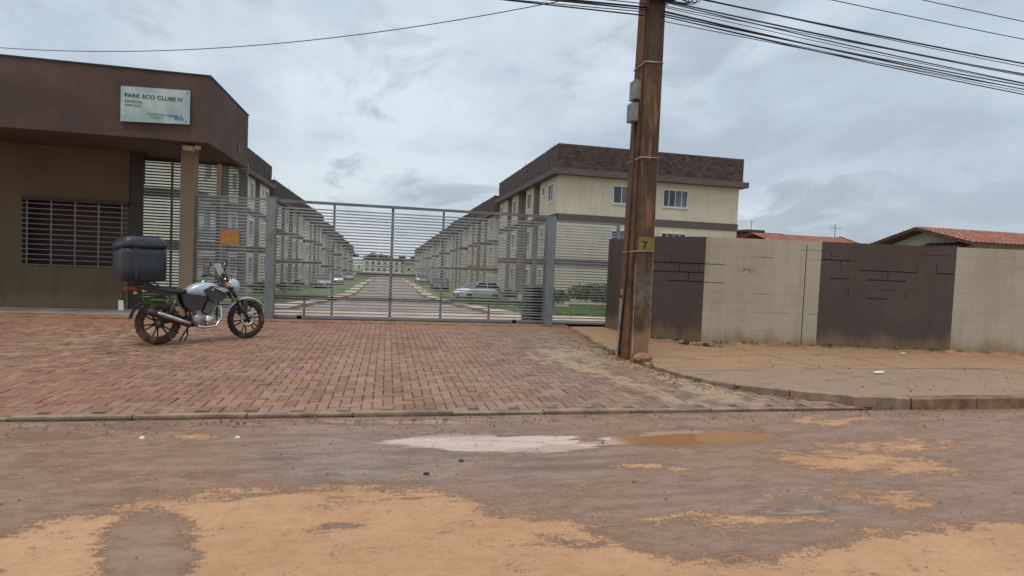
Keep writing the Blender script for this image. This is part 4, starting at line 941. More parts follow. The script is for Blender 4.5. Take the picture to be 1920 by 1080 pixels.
# rock / rubble at the foot
def rock(name, x, y, z, r, mat, label, cat):
    bm = bmesh.new(); bmesh.ops.create_icosphere(bm, subdivisions=3, radius=1)
    sd_ = random.random() * 50
    for v in bm.verts:
        n_ = vnoise(np.array([v.co.x * 1.8 + sd_ + 9]), np.array([v.co.y * 1.8 + v.co.z * 2.3 + 40]), 4)[0]; v.co = v.co * (.72 + .55 * n_); v.co.x *= r[0]; v.co.y *= r[1]; v.co.z *= r[2]
    me = bpy.data.meshes.new(name); bm.to_mesh(me); bm.free(); me.materials.append(M[mat]); o = link(name, me); o.location = (x, y, z); return tag(o, label, cat)
rock('rock', 4.17, 8.86, .08, (.16, .12, .11), 'mudstrip', 'clay-coated lump of concrete at the foot of the utility pole', 'rock')
for k in range(7):
    rock('rubble', 6.0 + .09 * k + random.uniform(-.03, .03), 10.95 - .09 * k, .09, (random.uniform(.04, .075),) * 2 + (.045,), ['kerb', 'dark', 'mudstrip'][k % 3], '%s bit of rubble in the row at the foot of the brown wall, %s from the left' % (['pale', 'black', 'orange'][k % 3], ORD[k]), 'rubble')
m = MB(); m.add([(0, 0, 0), (.2, .03, .004), (.23, .1, .02), (.03, .08, .012)], [(0, 1, 2, 3)], 'white'); o = m.build('litter'); o.location = (7.35, 7.45, .122); tag(o, 'scrap of white paper lying on the muddy sidewalk', 'litter')
m = MB(); m.add([(0, 0, 0), (.12, .02, .004), (.15, .07, .015), (.02, .06, .006)], [(0, 1, 2, 3)], 'white'); o = m.build('litter'); o.location = (9.9, 9.45, .122); tag(o, 'small white scrap near the foot of the right brown wall bay', 'litter')
for k, (x_, y_) in enumerate([(.33, 4.25), (.62, 4.5), (-1.95, 5.3), (-1.2, 5.25)]):
    rock('stone', x_, y_, -.02, (.022, .02, .014), 'dark' if k < 2 else 'white', ['dark pebble lying alone on the wet grey road', 'tiny dark pebble near the puddle', 'pale pebble on the muddy road at left', 'small white pebble beside the kerb strip at left'][k], 'pebble')
def scatter_pebbles(name, n, fn, r0, r1, mat):
    m = MB()
    for _ in range(n):
        x, y, z = fn(); r = random.uniform(r0, r1) * (1 if random.random() < .9 else 1.8); a = random.uniform(0, 6.28); k = random.uniform(.6, 1)
        vs = [(x + r * math.cos(a + q * 1.2566) * random.uniform(.8, 1.15), y + r * k * math.sin(a + q * 1.2566) * random.uniform(.8, 1.15), z - .002) for q in range(5)]
        vt = [(x + (v[0] - x) * .6, y + (v[1] - y) * .6, z + r * .7) for v in vs]
        m.add(vs + vt, [(q, (q + 1) % 5, 5 + (q + 1) % 5, 5 + q) for q in range(5)] + [(5, 6, 7, 8, 9)], mat)
    return m.build(name, kind='stuff', recalc=False)
def f1():
    x = random.uniform(-6, 8); return x, 5.84 - abs(random.gauss(0, .22)), -.018
def f2():
    y = 6.1 + 7.8 * random.random(); return xc(y) - abs(random.gauss(.05, .28)), y, .014
def f3(): return random.uniform(-5, 9), random.uniform(2.4, 5.6), -.02
def f4():
    x = random.uniform(5, 14); y = random.uniform(6.2, 9.6); return x, y, wz(y, x) + .001
def f5():
    y = random.uniform(6.2, 13.8); return random.uniform(-7, 4), y, .016
scatter_pebbles('gravel', 900, f1, .004, .012, 'kerb'); scatter_pebbles('gravel', 1500, f2, .005, .014, 'mudstrip'); scatter_pebbles('gravel', 700, f3, .003, .009, 'kerb')
scatter_pebbles('gravel', 500, f4, .004, .012, 'kerb_face'); scatter_pebbles('gravel', 700, f5, .004, .010, 'kerb')
def weeds(n):
    P = []
    for _ in range(n):
        if random.random() < .8:
            a = random.random(); seg = 1 if random.random() < .25 else 2; A = Vector(WP[seg]); B = Vector(WP[seg + 1]); q = A.lerp(B, random.random() ** 1.3); c = (q.x + random.uniform(-.05, .05), q.y - random.uniform(.02, .10)); z = wz(min(c[1], 13), c[0]) + .03
        else: y = random.uniform(6.6, 13); c = (xc(y) - random.uniform(0, .05), y); z = .02
        for k in range(random.randint(3, 9)): P.append((c[0] + random.gauss(0, .025), c[1] + random.gauss(0, .025), z + random.uniform(0, .05)))
    leaves('weeds', np.array(P), 'leaf', .028, None, 'stuff')
weeds(130)
# dirt bank along wall foot
mm = MB()
for seg in range(1, 3):
    a = Vector(WP[seg] + (0,)); b_ = Vector(WP[seg + 1] + (0,)); n = int((b_ - a).length / .15); d = (b_ - a).normalized(); nr = Vector((d.y, -d.x, 0)); pr = None
    for k in range(n + 1):
        p = a + d * (b_ - a).length * k / n; w_ = .12 + .13 * random.random(); h_ = wz(min(p.y, 13), p.x) + .015 + .04 * random.random()
        cur = [p - nr * .01 + Vector((0, 0, h_)), p + nr * w_ * .5 + Vector((0, 0, wz(p.y, p.x) + .02)), p + nr * w_ + Vector((0, 0, wz(p.y, p.x) - .002))]
        if pr: mm.add(pr + cur, [(0, 1, 4, 3), (1, 2, 5, 4)], 'mudstrip', True)
        pr = cur
mm.build('soil_bank', kind='stuff', recalc=False)

# ------------------------------------------------------------------ overhead wires
def wire(p0, p1, sag, r, label, group='cables strung from the utility pole', n=28):
    m = MB(); p0, p1 = Vector(p0), Vector(p1); pts = []
    for i in range(n + 1):
        t = i / n; p = p0.lerp(p1, t); p.z -= 4 * sag * t * (1 - t); pts.append(p)
    m.tube(pts, r, 'cable', 5); return tag(m.build('cable'), label, 'cable', group)
RW = [(5.76, .50, .007, 9.25, 'rearmost low'), (5.90, .58, .012, 9.3, 'stout rear'), (5.98, .70, .006, 9.22, 'fine sagging upper'), (6.04, .44, .007, 9.3, 'tautest middle'), (5.72, .70, .006, 9.0, 'thinnest, lowest of all'), (5.95, .80, .010, 9.0, 'most sagging middle'), (5.78, .78, .010, 9.12, 'lowest'), (5.83, .76, .010, 9.05, 'second lowest'), (5.88, .74, .008, 9.18, 'third from the bottom'), (6.02, .62, .009, 9.1, 'fourth from the bottom'),
      (6.08, .60, .008, 9.2, 'fifth from the bottom'), (6.14, .62, .007, 9.0, 'sixth from the bottom'), (6.20, .50, .015, 9.15, 'thickest, in the middle of the bundle'), (6.62, .48, .008, 9.1, 'upper lone'), (6.98, .52, .008, 9.1, 'topmost lone')]
for (z, s_, r, y, nm) in RW: wire((4.3, y, z), (42, y + .3, z + .1), s_, r, '%s cable running right from the utility pole' % nm)
for k, (z, s_, r) in enumerate([(5.80, .5, .008), (5.86, .42, .010), (5.92, .42, .016), (6.0, .4, .008), (5.83, .3, .012), (5.95, .3, .010)]):
    wire((4.1, 9.1 + .05 * k, z), (-34, 9.1 + .05 * k, z + .1), s_, r, '%s cable of the bundle leaving the pole toward the left' % ['lowest', 'second lowest', 'thickest', 'highest', 'tautest low', 'tautest upper'][k])
m = MB(); pts = []
for i in range(41):
    t_ = i / 40; z = 6.36 - 2.666 * t_ + 2.547 * t_ * t_; pts.append((4.05 - 15 * t_, 9.3 + 7.2 * t_, z))
m.tube(pts, .008, 'cable', 5); tag(m.build('cable'), 'single sagging cable crossing the sky from the pole down to the left', 'cable')

# ------------------------------------------------------------------ motorcycle
def motorcycle(loc, rz):
    t = empty('motorcycle', loc, rz, 'black and silver motorcycle with dark box on its rack, parked before the slatted fence', 'motorcycle')
    WR, WB = .315, 1.36; rw = Vector((0, 0, WR)); fw = Vector((WB, 0, WR))
    def wheel(c, dusty, wd):
        e = empty('wheel', c); e.parent = t
        m = MB(); n = 20; prof = []
        for i in range(n): a = 2 * math.pi * i / n; prof.append((WR - wd * .55 + wd * .55 * math.cos(a), wd * .5 * math.sin(a)))
        m.lathe(prof, (0, 0, 0), 'y', 'rubber_dusty' if dusty else 'rubber', 48, closed=True)
        for k in range(48):
            a = 2 * math.pi * k / 48; T = Matrix.Rotation(-a, 4, 'Y'); s_ = 1 if k % 2 else -1
            m.box(WR - .012, WR + .002, s_ * .004, s_ * wd * .36, -.011, .008, 'rubber_dusty' if dusty else 'rubber', T=T)
        m.build('tyre', e)
        m = MB(); m.lathe([(WR - .062, -.03), (WR - .075, -.032), (WR - .088, -.02), (WR - .088, .02), (WR - .075, .032), (WR - .062, .03)], (0, 0, 0), 'y', 'alu' if not dusty else 'alloy', 48, closed=True); m.build('rim', e)
        m = MB()
        for k in range(6):
            a = 2 * math.pi * k / 6 + .3; ca, sa = math.cos(a), math.sin(a)
            for s_ in (-.055, .055):
                a2 = a + s_ * 3.2; m.tube([(.035 * ca, 0, .035 * sa), ((WR - .083) * math.cos(a2), 0, (WR - .083) * math.sin(a2))], [.014, .010], 'alloy', 6)
        m.build('spokes', e)
        m = MB(); m.lathe([(0, -.07), (.022, -.07), (.04, -.04), (.04, .04), (.022, .07), (0, .07)], (0, 0, 0), 'y', 'alu', 20)
        if not dusty: m.lathe([(.07, -.058), (.12, -.058), (.12, -.062), (.07, -.062)], (0, 0, 0), 'y', 'chrome', 32, closed=True)
        else: m.lathe([(.0, -.05), (.07, -.05), (.075, -.02), (0, -.02)], (0, 0, 0), 'y', 'alloy', 24)
        m.build('hub', e)
    wheel(rw, True, .105); wheel(fw, False, .085)
    # fork: rake
    hd = Vector((WB - .36, 0, .92)); dirn = (hd - fw).normalized()
    for s_ in (-1, 1):
        m = MB(); o_ = Vector((0, .085 * s_, 0)); m.tube([fw + o_ + Vector((.0, 0, -.02)), fw + o_ + dirn * .32], .026, 'alloy', 12); m.tube([fw + o_ + dirn * .32, fw + o_ + dirn * .78], .018, 'chrome', 12)
        m.tube([fw + o_ + dirn * .42, fw + o_ + dirn * .60], .027, 'blackp', 12); m.build('fork_leg', t)
    m = MB(); 
    for q in (.60, .74): c = fw + dirn * q; m.box(c.x - .04, c.x + .05, -.12, .12, c.z - .015, c.z + .015, 'blackp', bev=.008)
    m.build('fork_clamp', t)
    m = MB(); secs = []   # front mudguard
    for i in range(13):
        a = math.radians(32 + i * 9.5); r_ = WR + .035; p = [(-.06, -.012), (-.055, .004), (-.03, .014), (0, .018), (.03, .014), (.055, .004), (.06, -.012), (.05, -.004), (0, .008), (-.05, -.004)]
        secs.append([(WB + (r_ + h_) * math.cos(a), w_, WR + (r_ + h_) * math.sin(a)) for w_, h_ in p])
    m.loft(secs, 'silver'); m.build('front_mudguard', t)
    m = MB(); m.box(WB - .10, WB - .02, -.10, -.075, WR + .1, WR + .33, 'blackp', bev=.01); m.box(WB - .10, WB - .02, .075, .10, WR + .1, WR + .33, 'blackp', bev=.01); m.build('mudguard_stay', t)
    m = MB(); m.box(WB - .13, WB - .03, -.085, -.05, WR + .0, WR + .1, 'alu', bev=.012); m.build('brake_caliper', t)
    # frame
    m = MB(); hs = Vector((WB - .40, 0, .84))
    for s_ in (-1, 1):
        y = .06 * s_
        m.tube([hs + Vector((0, y * .3, 0)), (.78, y, .78), (.40, y * 1.3, .74), (-.12, y * 1.4, .80)], .016, 'blackp', 8)
        m.tube([(.40, y * 1.2, .74), (.42, y * 1.2, .45), (.46, y, .30)], .016, 'blackp', 8)
    m.tube([hs, (.88, 0, .55), (.86, 0, .33), (.70, 0, .24)], .018, 'blackp', 8); m.tube([hs + dirn * -.08, hs + dirn * .08], .034, 'blackp', 12); m.build('frame', t)
    m = MB()
    for s_ in (-1, 1): m.tube([(.44, .07 * s_, .36), (.2, .085 * s_, .335), (0, .085 * s_, WR)], .018, 'alloy', 8)
    m.build('swingarm', t)
    for s_ in (-1, 1):
        m = MB(); m.tube([(.07, .12 * s_, .35), (.20, .12 * s_, .66)], .012, 'chrome', 8); m.tube([(.10, .12 * s_, .42), (.18, .12 * s_, .60)], .030, 'blackp', 10)
        for k in range(7): q = k / 6; m.lathe([(.022, -.004), (.034, 0), (.022, .004)], (.095 + .09 * q, .12 * s_, .41 + .2 * q), 'z', 'alu', 12)
        m.build('shock_absorber', t)
    # engine
    m = MB(); m.box(.44, .82, -.10, .10, .25, .42, 'alu', bev=.03); m.lathe([(0, -.145), (.075, -.145), (.09, -.12), (.09, -.08)], (.53, 0, .34), 'y', 'alu', 24); m.lathe([(0, -.14), (.06, -.14), (.075, -.12), (.075, -.08)], (.70, 0, .33), 'y', 'chrome', 24)
    m.lathe([(0, .145), (.07, .145), (.085, .12), (.085, .08)], (.56, 0, .34), 'y', 'alu', 24); m.build('crankcase', t)
    m = MB(); ax = Vector((.35, 0, .94)).normalized(); c0 = Vector((.70, 0, .42))
    for k in range(9):
        c = c0 + ax * (.02 + .021 * k); s_ = .085 if k < 7 else .075; T = Matrix.Translation(c) @ Matrix.Rotation(math.radians(20), 4, 'Y'); m.box(-s_, s_, -s_, s_, -.004, .004, 'alu', T=T)
    T = Matrix.Translation(c0 + ax * .1) @ Matrix.Rotation(math.radians(20), 4, 'Y'); m.box(-.06, .06, -.06, .06, -.1, .12, 'alloy', T=T, bev=.01)
    T = Matrix.Translation(c0 + ax * .24) @ Matrix.Rotation(math.radians(20), 4, 'Y'); m.box(-.065, .065, -.07, .07, -.03, .03, 'alu', T=T, bev=.015); m.build('cylinder', t)
    m = MB(); m.tube([(.60, -.02, .60), (.50, -.04, .60), (.44, 0, .62)], .026, 'blackp', 10); m.build('carburettor', t)
    # exhaust on the right side (-y)
    m = MB(); m.tube([(.80, -.03, .58), (.90, -.07, .52), (.90, -.10, .36), (.80, -.12, .235), (.60, -.14, .225), (.42, -.15, .27)], .021, 'chrome', 10); m.build('exhaust_pipe', t)
    m = MB(); m.tube([(.44, -.15, .265), (.36, -.155, .29), (.02, -.175, .42), (-.20, -.185, .50), (-.22, -.186, .508)], [.026, .048, .058, .054, .03], 'alloy', 16)
    m.build('silencer', t)
    m = MB(); a = Vector((.40, -.205, .285)); b_ = Vector((-.10, -.238, .475)); m.tube([a, a.lerp(b_, .1), a.lerp(b_, .5), a.lerp(b_, .95), b_], [.008, .026, .034, .030, .01], 'chrome', 10); m.build('heat_shield', t)
    # tank
    m = MB(); secs = []
    for (x_, zt, zb, w_) in ((.34, .775, .74, .07), (.40, .83, .72, .105), (.50, .895, .69, .135), (.62, .925, .675, .15), (.74, .92, .69, .155), (.85, .885, .73, .135), (.93, .845, .77, .09), (.955, .82, .79, .05)):
        c = (zt + zb) / 2; h_ = (zt - zb) / 2; sec = []
        for i in range(20):
            a = 2 * math.pi * i / 20; ca, sa = math.cos(a), math.sin(a); sec.append((x_, w_ * math.copysign(abs(ca) ** .75, ca), c + h_ * math.copysign(abs(sa) ** .8, sa)))
        secs.append(sec)
    m.loft(secs, 'silver'); m.lathe([(0, .02), (.03, .02), (.035, 0)], (.66, 0, .925), 'z', 'chrome', 18); m.build('fuel_tank', t)
    for s_ in (-1, 1):   # tank shroud / side panels
        def plate(name, pts, y, th_, mat):
            m = MB(); n = len(pts); vs = [(p[0], s_ * (y + (p[2] if len(p) > 2 else 0)), p[1]) for p in pts] + [(p[0], s_ * (y - th_), p[1]) for p in pts]
            m.add(vs, [tuple(range(n)), tuple(range(2 * n - 1, n - 1, -1))] + [(i, (i + 1) % n, n + (i + 1) % n, n + i) for i in range(n)], mat); m.build(name, t)
        plate('tank_shroud', [(.60, .80), (.72, .86), (.92, .85, -.02), (1.02, .80, -.03), (.97, .68, -.02), (.86, .60), (.70, .64)], .155, .05, 'blackp')
        plate('shroud_flash', [(.74, .84), (.92, .835, -.02), (1.0, .795, -.03), (.93, .76, -.02)], .160, .004, 'silver')
        plate('side_panel', [(.30, .74), (.55, .72), (.66, .66), (.58, .50), (.44, .46), (.34, .58)], .125, .06, 'blackp')
        plate('tail_fairing', [(.30, .76), (.12, .72), (-.16, .80), (-.30, .86), (-.22, .90), (.0, .86), (.3, .82)], .10, .05, 'blackp')
    # seat
    m = MB(); secs = []
    for (x_, zt, w_) in ((.42, .81, .07), (.36, .815, .10), (.22, .815, .125), (.06, .835, .13), (-.02, .86, .125), (-.18, .885, .11), (-.30, .905, .08), (-.33, .90, .05)):
        sec = []
        for i in range(16):
            a = 2 * math.pi * i / 16; ca, sa = math.cos(a), math.sin(a); sec.append((x_, w_ * math.copysign(abs(ca) ** .6, ca), zt - .04 + .04 * math.copysign(abs(sa) ** .7, sa)))
        secs.append(sec)
    m.loft(secs, 'seat'); m.build('seat', t)
    # rear mudguard, light, plate
    m = MB(); secs = []
    for i in range(12):
        a = math.radians(75 + i * 8.5); r_ = WR + .07; secs.append([(r_ * math.cos(a), -.075, WR + r_ * math.sin(a)), ((r_ + .018) * math.cos(a), 0, WR + (r_ + .018) * math.sin(a)), (r_ * math.cos(a), .075, WR + r_ * math.sin(a)), ((r_ - .012) * math.cos(a), 0, WR + (r_ - .012) * math.sin(a))])
    m.loft(secs, 'rubber_dusty'); m.build('rear_mudguard', t)
    m = MB(); m.box(-.44, -.30, -.06, .06, .80, .87, 'red', bev=.02); m.build('tail_light', t)
    m = MB(); m.box(-.50, -.485, -.085, .085, .52, .66, 'white', bev=.004); m.box(-.484, -.44, -.02, .02, .60, .78, 'blackp'); m.build('number_plate', t)
    for s_ in (-1, 1):
        m = MB(); m.tube([(-.36, .05 * s_, .76), (-.37, .17 * s_, .76)], .008, 'blackp', 6); m.lathe([(0, .03), (.022, .02), (.026, 0), (.018, -.025), (0, -.03)], (-.37, .19 * s_, .76), 'x', 'orange', 14); m.build('indicator', t)
        m = MB(); m.tube([(WB - .42, .09 * s_, .87), (WB - .40, .2 * s_, .86)], .008, 'blackp', 6); m.lathe([(0, .03), (.022, .02), (.026, 0), (.018, -.025), (0, -.03)], (WB - .40, .215 * s_, .86), 'x', 'orange', 14); m.build('indicator', t)
    # headlight + small fairing
    m = MB(); secs = []
    for (x_, r_, z_) in ((WB - .36, .06, .86), (WB - .30, .095, .865), (WB - .22, .11, .86), (WB - .15, .095, .845)): secs.append([(x_, r_ * 1.05 * math.cos(a), z_ + r_ * 1.15 * math.sin(a)) for a in [2 * math.pi * i / 18 for i in range(18)]])
    m.loft(secs, 'silver'); m.build('headlight_cowl', t)
    m = MB(); m.lathe([(0, .03), (.05, .022), (.082, 0)], (WB - .149, 0, .843), 'x', 'lens', 22); m.build('headlight', t)
    m = MB(); secs = [[(WB - .30 - .045 * k - .02 * abs(j) , j * .040 * (1 - .10 * k), .97 + .085 * k) for j in range(-3, 4)] for k in range(4)]; vs = [p for s__ in secs for p in s__]
    m.add(vs, [(a * 7 + b__, a * 7 + b__ + 1, a * 7 + b__ + 8, a * 7 + b__ + 7) for a in range(3) for b__ in range(6)], 'screen', True); m.build('windscreen', t)
    m = MB(); m.box(WB - .42, WB - .32, -.07, .07, .97, 1.02, 'blackp', bev=.015); m.build('instrument_panel', t)
    hb = fw + dirn * .80
    m = MB(); m.tube([(hb.x - .12, -.36, 1.03), (hb.x - .07, -.22, 1.045), (hb.x, -.09, .985), (hb.x, .09, .985), (hb.x - .07, .22, 1.045), (hb.x - .12, .36, 1.03)], .011, 'blackp', 8); m.build('handlebar', t)
    for s_ in (-1, 1):
        m = MB(); m.tube([(hb.x - .10, .2 * s_, 1.04), (hb.x + .10, .12 * s_, 1.02), (hb.x + .14, .05 * s_, .90), (hb.x + .02, .03, .78)], .005, 'rubber', 6); m.build('control_cable', t)
    for s_ in (-1, 1):
        m = MB(); m.tube([(hb.x - .115, .26 * s_, 1.035), (hb.x - .13, .385 * s_, 1.03)], .018, 'rubber', 10); m.build('grip', t)
        m = MB(); m.tube([(hb.x - .02, .25 * s_, 1.05), (hb.x + .0, .385 * s_, 1.03)], .006, 'alu', 6); m.build('lever', t)
        m = MB(); m.tube([(hb.x - .08, .24 * s_, 1.05), (hb.x - .07, .28 * s_, 1.16), (hb.x - .07, .30 * s_, 1.19)], .007, 'blackp', 6)
        T = Matrix.Translation((hb.x - .07, .31 * s_, 1.22)) @ Matrix.Rotation(.3 * s_, 4, 'Z') @ Matrix.Rotation(-.15, 4, 'Y'); m.box(-.018, .012, -.065, .065, -.04, .04, 'blackp', T=T, bev=.014); m.box(-.021, -.0185, -.055, .055, -.03, .03, 'chrome', T=T); m.build('mirror', t)
    # foot rests, chain guard, stand
    for s_ in (-1, 1):
        m = MB(); m.tube([(.46, .09 * s_, .27), (.46, .25 * s_, .27)], .016, 'rubber', 8); m.build('footrest', t)
        m = MB(); m.tube([(.28, .10 * s_, .42), (.14, .14 * s_, .40), (.14, .24 * s_, .40)], .013, 'alloy', 8); m.build('footrest', t)
    m = MB(); m.box(.04, .46, .095, .12, .33, .40, 'blackp', bev=.02); m.build('chain_guard', t)
    m = MB(); m.tube([(.50, .10, .26), (.44, .22, .10), (.40, .28, -.005)], .013, 'dark', 8); m.box(.36, .43, .25, .31, -.008, .004, 'dark'); m.build('side_stand', t)
    m = MB(); m.tube([(.40, -.05, .24), (.36, -.14, .12), (.30, -.18, .05)], .012, 'dark', 8); m.build('brake_pedal', t)
    # rack and box
    m = MB()
    for s_ in (-1, 1): m.tube([(-.02, .10 * s_, .86), (-.10, .11 * s_, .925), (-.50, .11 * s_, .94)], .011, 'dark', 8)
    for q in (-.16, -.3, -.44): m.tube([(q, -.11, .94), (q, .11, .94)], .009, 'dark', 8)
    m.build('rack', t)
    bx = MB(); secs = []
    for (z_, k) in ((.925, .90), (.945, .97), (1.12, 1.0), (1.32, 1.0), (1.40, .99)):
        sec = []
        for i in range(28):
            a = 2 * math.pi * i / 28; ca, sa = math.cos(a), math.sin(a); sec.append((-.24 + .30 * k * math.copysign(abs(ca) ** .32, ca), .26 * k * math.copysign(abs(sa) ** .32, sa), z_))
        secs.append(sec)
    bx.loft(secs, 'navy'); tb = bx.build('top_box', t)
    bx = MB(); secs = []
    for (z_, k) in ((1.405, 1.03), (1.45, 1.03), (1.50, .98), (1.54, .90), (1.565, .72), (1.57, .4)):
        sec = []
        for i in range(28):
            a = 2 * math.pi * i / 28; ca, sa = math.cos(a), math.sin(a); sec.append((-.24 + .30 * k * math.copysign(abs(ca) ** .34, ca), .26 * k * math.copysign(abs(sa) ** .34, sa), z_))
        secs.append(sec)
    bx.loft(secs, 'navy'); bx.build('lid', tb); onebox('latch', tb, 'blackp', .025, .045, -.04, .04, 1.34, 1.44)
    for y_ in (-.13, .13): onebox('strap', tb, 'blackp', -.40, -.37, -.268 if y_ < 0 else .264, -.264 if y_ < 0 else .268, .97, 1.40)
    return t
fr_, bk_ = Vector((-2.47, 11.26)), Vector((-3.60, 10.38)); dd = fr_ - bk_
mc = motorcycle((bk_.x, bk_.y, .01), math.atan2(dd.y, dd.x)); mc.rotation_euler.x = math.radians(4.0)
# positive lean is to the right: lean left, toward the stand, instead
mc.rotation_euler.x = math.radians(-4.0); mc.rotation_mode = 'XYZ'; mc.scale = (1.06, 1.16, 1.10)

# ------------------------------------------------------------------ wheelie bin
t = empty('wheeled_bin', (4.06, 15.35, .01), math.radians(8), 'black wheeled rubbish bin behind the right gate post', 'bin')
m = MB(); m.loft([[(-.24 * k, -.27 * k, z), (.24 * k, -.27 * k, z), (.24 * k, .27 * k, z), (-.24 * k, .27 * k, z)] for z, k in ((.06, .78), (.5, .95), (.84, 1.1), (.86, 1.16), (.90, 1.16))], 'bin', smooth=False); m.build('body', t)
m = MB(); m.loft([[(-.28, -.31, .905), (.28, -.31, .905), (.28, .31, .905), (-.28, .31, .905)], [(-.25, -.28, .95), (.25, -.28, .95), (.25, .3, .97), (-.25, .3, .97)]], 'bin', smooth=False); m.build('lid', t)
for s_ in (-1, 1):
    m = MB(); m.lathe([(0, -.025), (.09, -.025), (.1, 0), (.09, .025), (0, .025)], (.27 * s_ * .8, .20, .1), 'x', 'rubber', 20); m.build('wheel', t)
m = MB(); m.tube([(-.22, .33, .87), (-.22, .38, .90), (.22, .38, .90), (.22, .33, .87)], .014, 'bin', 8); m.build('handle', t); t.scale = (1.25, 1.1, 1.02)

# ------------------------------------------------------------------ cars
def car(x, y, rz, col, label, kind='hatch'):
    t = empty('parked_car', (x, y, gz(y) - .04), rz, label, 'car', 'cars parked along the inner street')
    L_, Wd = (4.0, .82) if kind == 'hatch' else (4.4, .86)
    prof = [(-.48, .42, .70), (-.47, .26, .80), (-.40, .22, .94), (-.25, .22, .97), (0, .22, .98), (.22, .22, .96), (.34, .22, .90), (.44, .24, .80), (.49, .30, .66), (.50, .38, .58)]
    m = MB(); secs = []
    for (u, zb, zt) in prof:
        k = 1 - .28 * max(0, abs(u) - .36) / .14; w_ = Wd * k; x_ = u * L_; secs.append([(x_, -w_ * .93, zb), (x_, -w_, zb + .15), (x_, -w_, zt - .12), (x_, -w_ * .93, zt), (x_, w_ * .93, zt), (x_, w_, zt - .12), (x_, w_, zb + .15), (x_, w_ * .93, zb)])
    m.loft(secs, col)
    ca = [(-.46, .92), (-.38, 1.42), (-.10, 1.48), (.06, 1.46), (.26, .93)] if kind == 'hatch' else [(-.34, .93), (-.24, 1.40), (-.06, 1.45), (.08, 1.43), (.26, .92)]
    g = MB(); vs = []
    for (u, z) in ca: w_ = Wd * (.92 - .26 * (z - .92)); vs.append((u * L_, -w_, z)); vs.append((u * L_, w_, z))
    g.add(vs, [(0, 1, 3, 2), (6, 7, 9, 8), (0, 2, 4, 6, 8), (1, 9, 7, 5, 3)], 'cglass'); 
    m.add([(v[0], v[1], v[2] + .012) for v in vs], [(2, 3, 5, 4), (4, 5, 7, 6)], col)
    for i in range(4):   # pillars
        for s_ in (0, 1): m.tube([vs[2 * i + s_], vs[2 * i + 2 + s_]], .032, col, 5)
    w2 = Wd * .9
    for u, z in ((-.13, 1.46),):
        for s_ in (-1, 1): m.tube([(u * L_, s_ * w2 * .87, z), (u * L_ - .02, s_ * w2, .94)], .035, col, 5)
    m.build('body', t); g.build('window', t)
    for (u, s_) in ((.31, -1), (.31, 1), (-.31, -1), (-.31, 1)):
        e = MB(); e.lathe([(.18, -.09), (.27, -.09), (.30, -.06), (.30, .06), (.27, .09), (.18, .09)], (u * L_, s_ * (Wd - .07), .30), 'y', 'rubber', 20, closed=True); wo = e.build('wheel', t)
        e = MB(); e.lathe([(0, s_ * .07), (.17, s_ * .085), (.185, 0)], (u * L_, s_ * (Wd - .07), .30), 'y', 'alu', 16); e.build('rim', wo)
    for s_ in (-1, 1):
        onebox('headlight', t, 'lens', .455 * L_, .487 * L_, s_ * Wd * .50, s_ * Wd * .80, .60, .74, bev=.02); onebox('tail_light', t, 'red', -.482 * L_, -.468 * L_, s_ * Wd * .55, s_ * Wd * .78, .66, .88, bev=.01)
        onebox('wing_mirror', t, col, .17 * L_, .20 * L_, s_ * (Wd + .02), s_ * (Wd + .16), .95, 1.06, bev=.02)
    onebox('grille', t, 'dark', .488 * L_, .503 * L_, -.35, .35, .36, .52); onebox('number_plate', t, 'white', .503 * L_, .508 * L_, -.2, .2, .42, .5)
    return t
car(7.3, 47.5, math.radians(205), 'c_white', 'white hatchback parked on the grass before the first right-hand block')
car(6.4, 70, math.radians(262), 'c_black', 'black car parked beside the right side of the inner street, beyond the white hatchback', 'sedan')
car(6.6, 77, math.radians(262), 'c_grey', 'dark grey car parked just behind the black car on the right', 'sedan')
car(6.2, 99, math.radians(268), 'c_red', 'faded red car parked far along the right side of the street')
car(6.4, 118, math.radians(270), 'c_white', 'farthest white car on the right side of the inner street')
car(-6.6, 80, math.radians(-80), 'c_white', 'white car parked far along the left side of the street')
car(-7.2, 68, math.radians(-75), 'c_silver', 'silver car parked on the left verge, nearest of the left cars', 'sedan')
car(-6.5, 104, math.radians(-88), 'c_silver', 'silver car parked farthest along the left side')
# ------------------------------------------------------------------ shrubs
shrub(9.6, 24.5, 1.6, 1.0, 1.5, 'large dark green shrub in front of the first right block, beside the pedestrian gate', 9000, .08)
shrub(7.3, 26, 1.2, .8, 1.25, 'rounder leafy shrub seen just right of the right gate post', 5000, .07)
shrub(11.6, 27.5, 1.3, .9, 1.5, 'tall shrub against the end wall of the first right block', 4200, .07)
shrub(5.9, 23.0, .9, .6, .55, 'low spreading shrub left of the black bin', 2200, .05)
for k, (x, y) in enumerate([(8.6, 36), (8.7, 41), (8.6, 55), (8.8, 60)]): shrub(x, y, .8, 1.0, 1.0, '%s low shrub along the foot of the right-hand blocks' % ORD[k], 1500, .08, group='shrubs by the right blocks')
for k, (x, y) in enumerate([(-8.6, 30), (-8.4, 37), (-8.6, 44), (-8.5, 52), (-8.6, 60)]): shrub(x, y, .8, 1.1, .95, '%s low shrub along the foot of the left-hand blocks' % ORD[k], 1600, .08, group='shrubs by the left blocks')
t = empty('planter', (7.2, 30.5, gz(30.5) - .1), 0, 'low whitewashed planter wall before the first right block', 'planter')
onebox('wall', t, 'white', 0, 2.6, 0, .15, 0, .72); onebox('coping', t, 'ipath', -.03, 2.63, -.03, .18, .721, .77); onebox('wall', t, 'white', 0, .15, .151, 1.2, 0, .72)

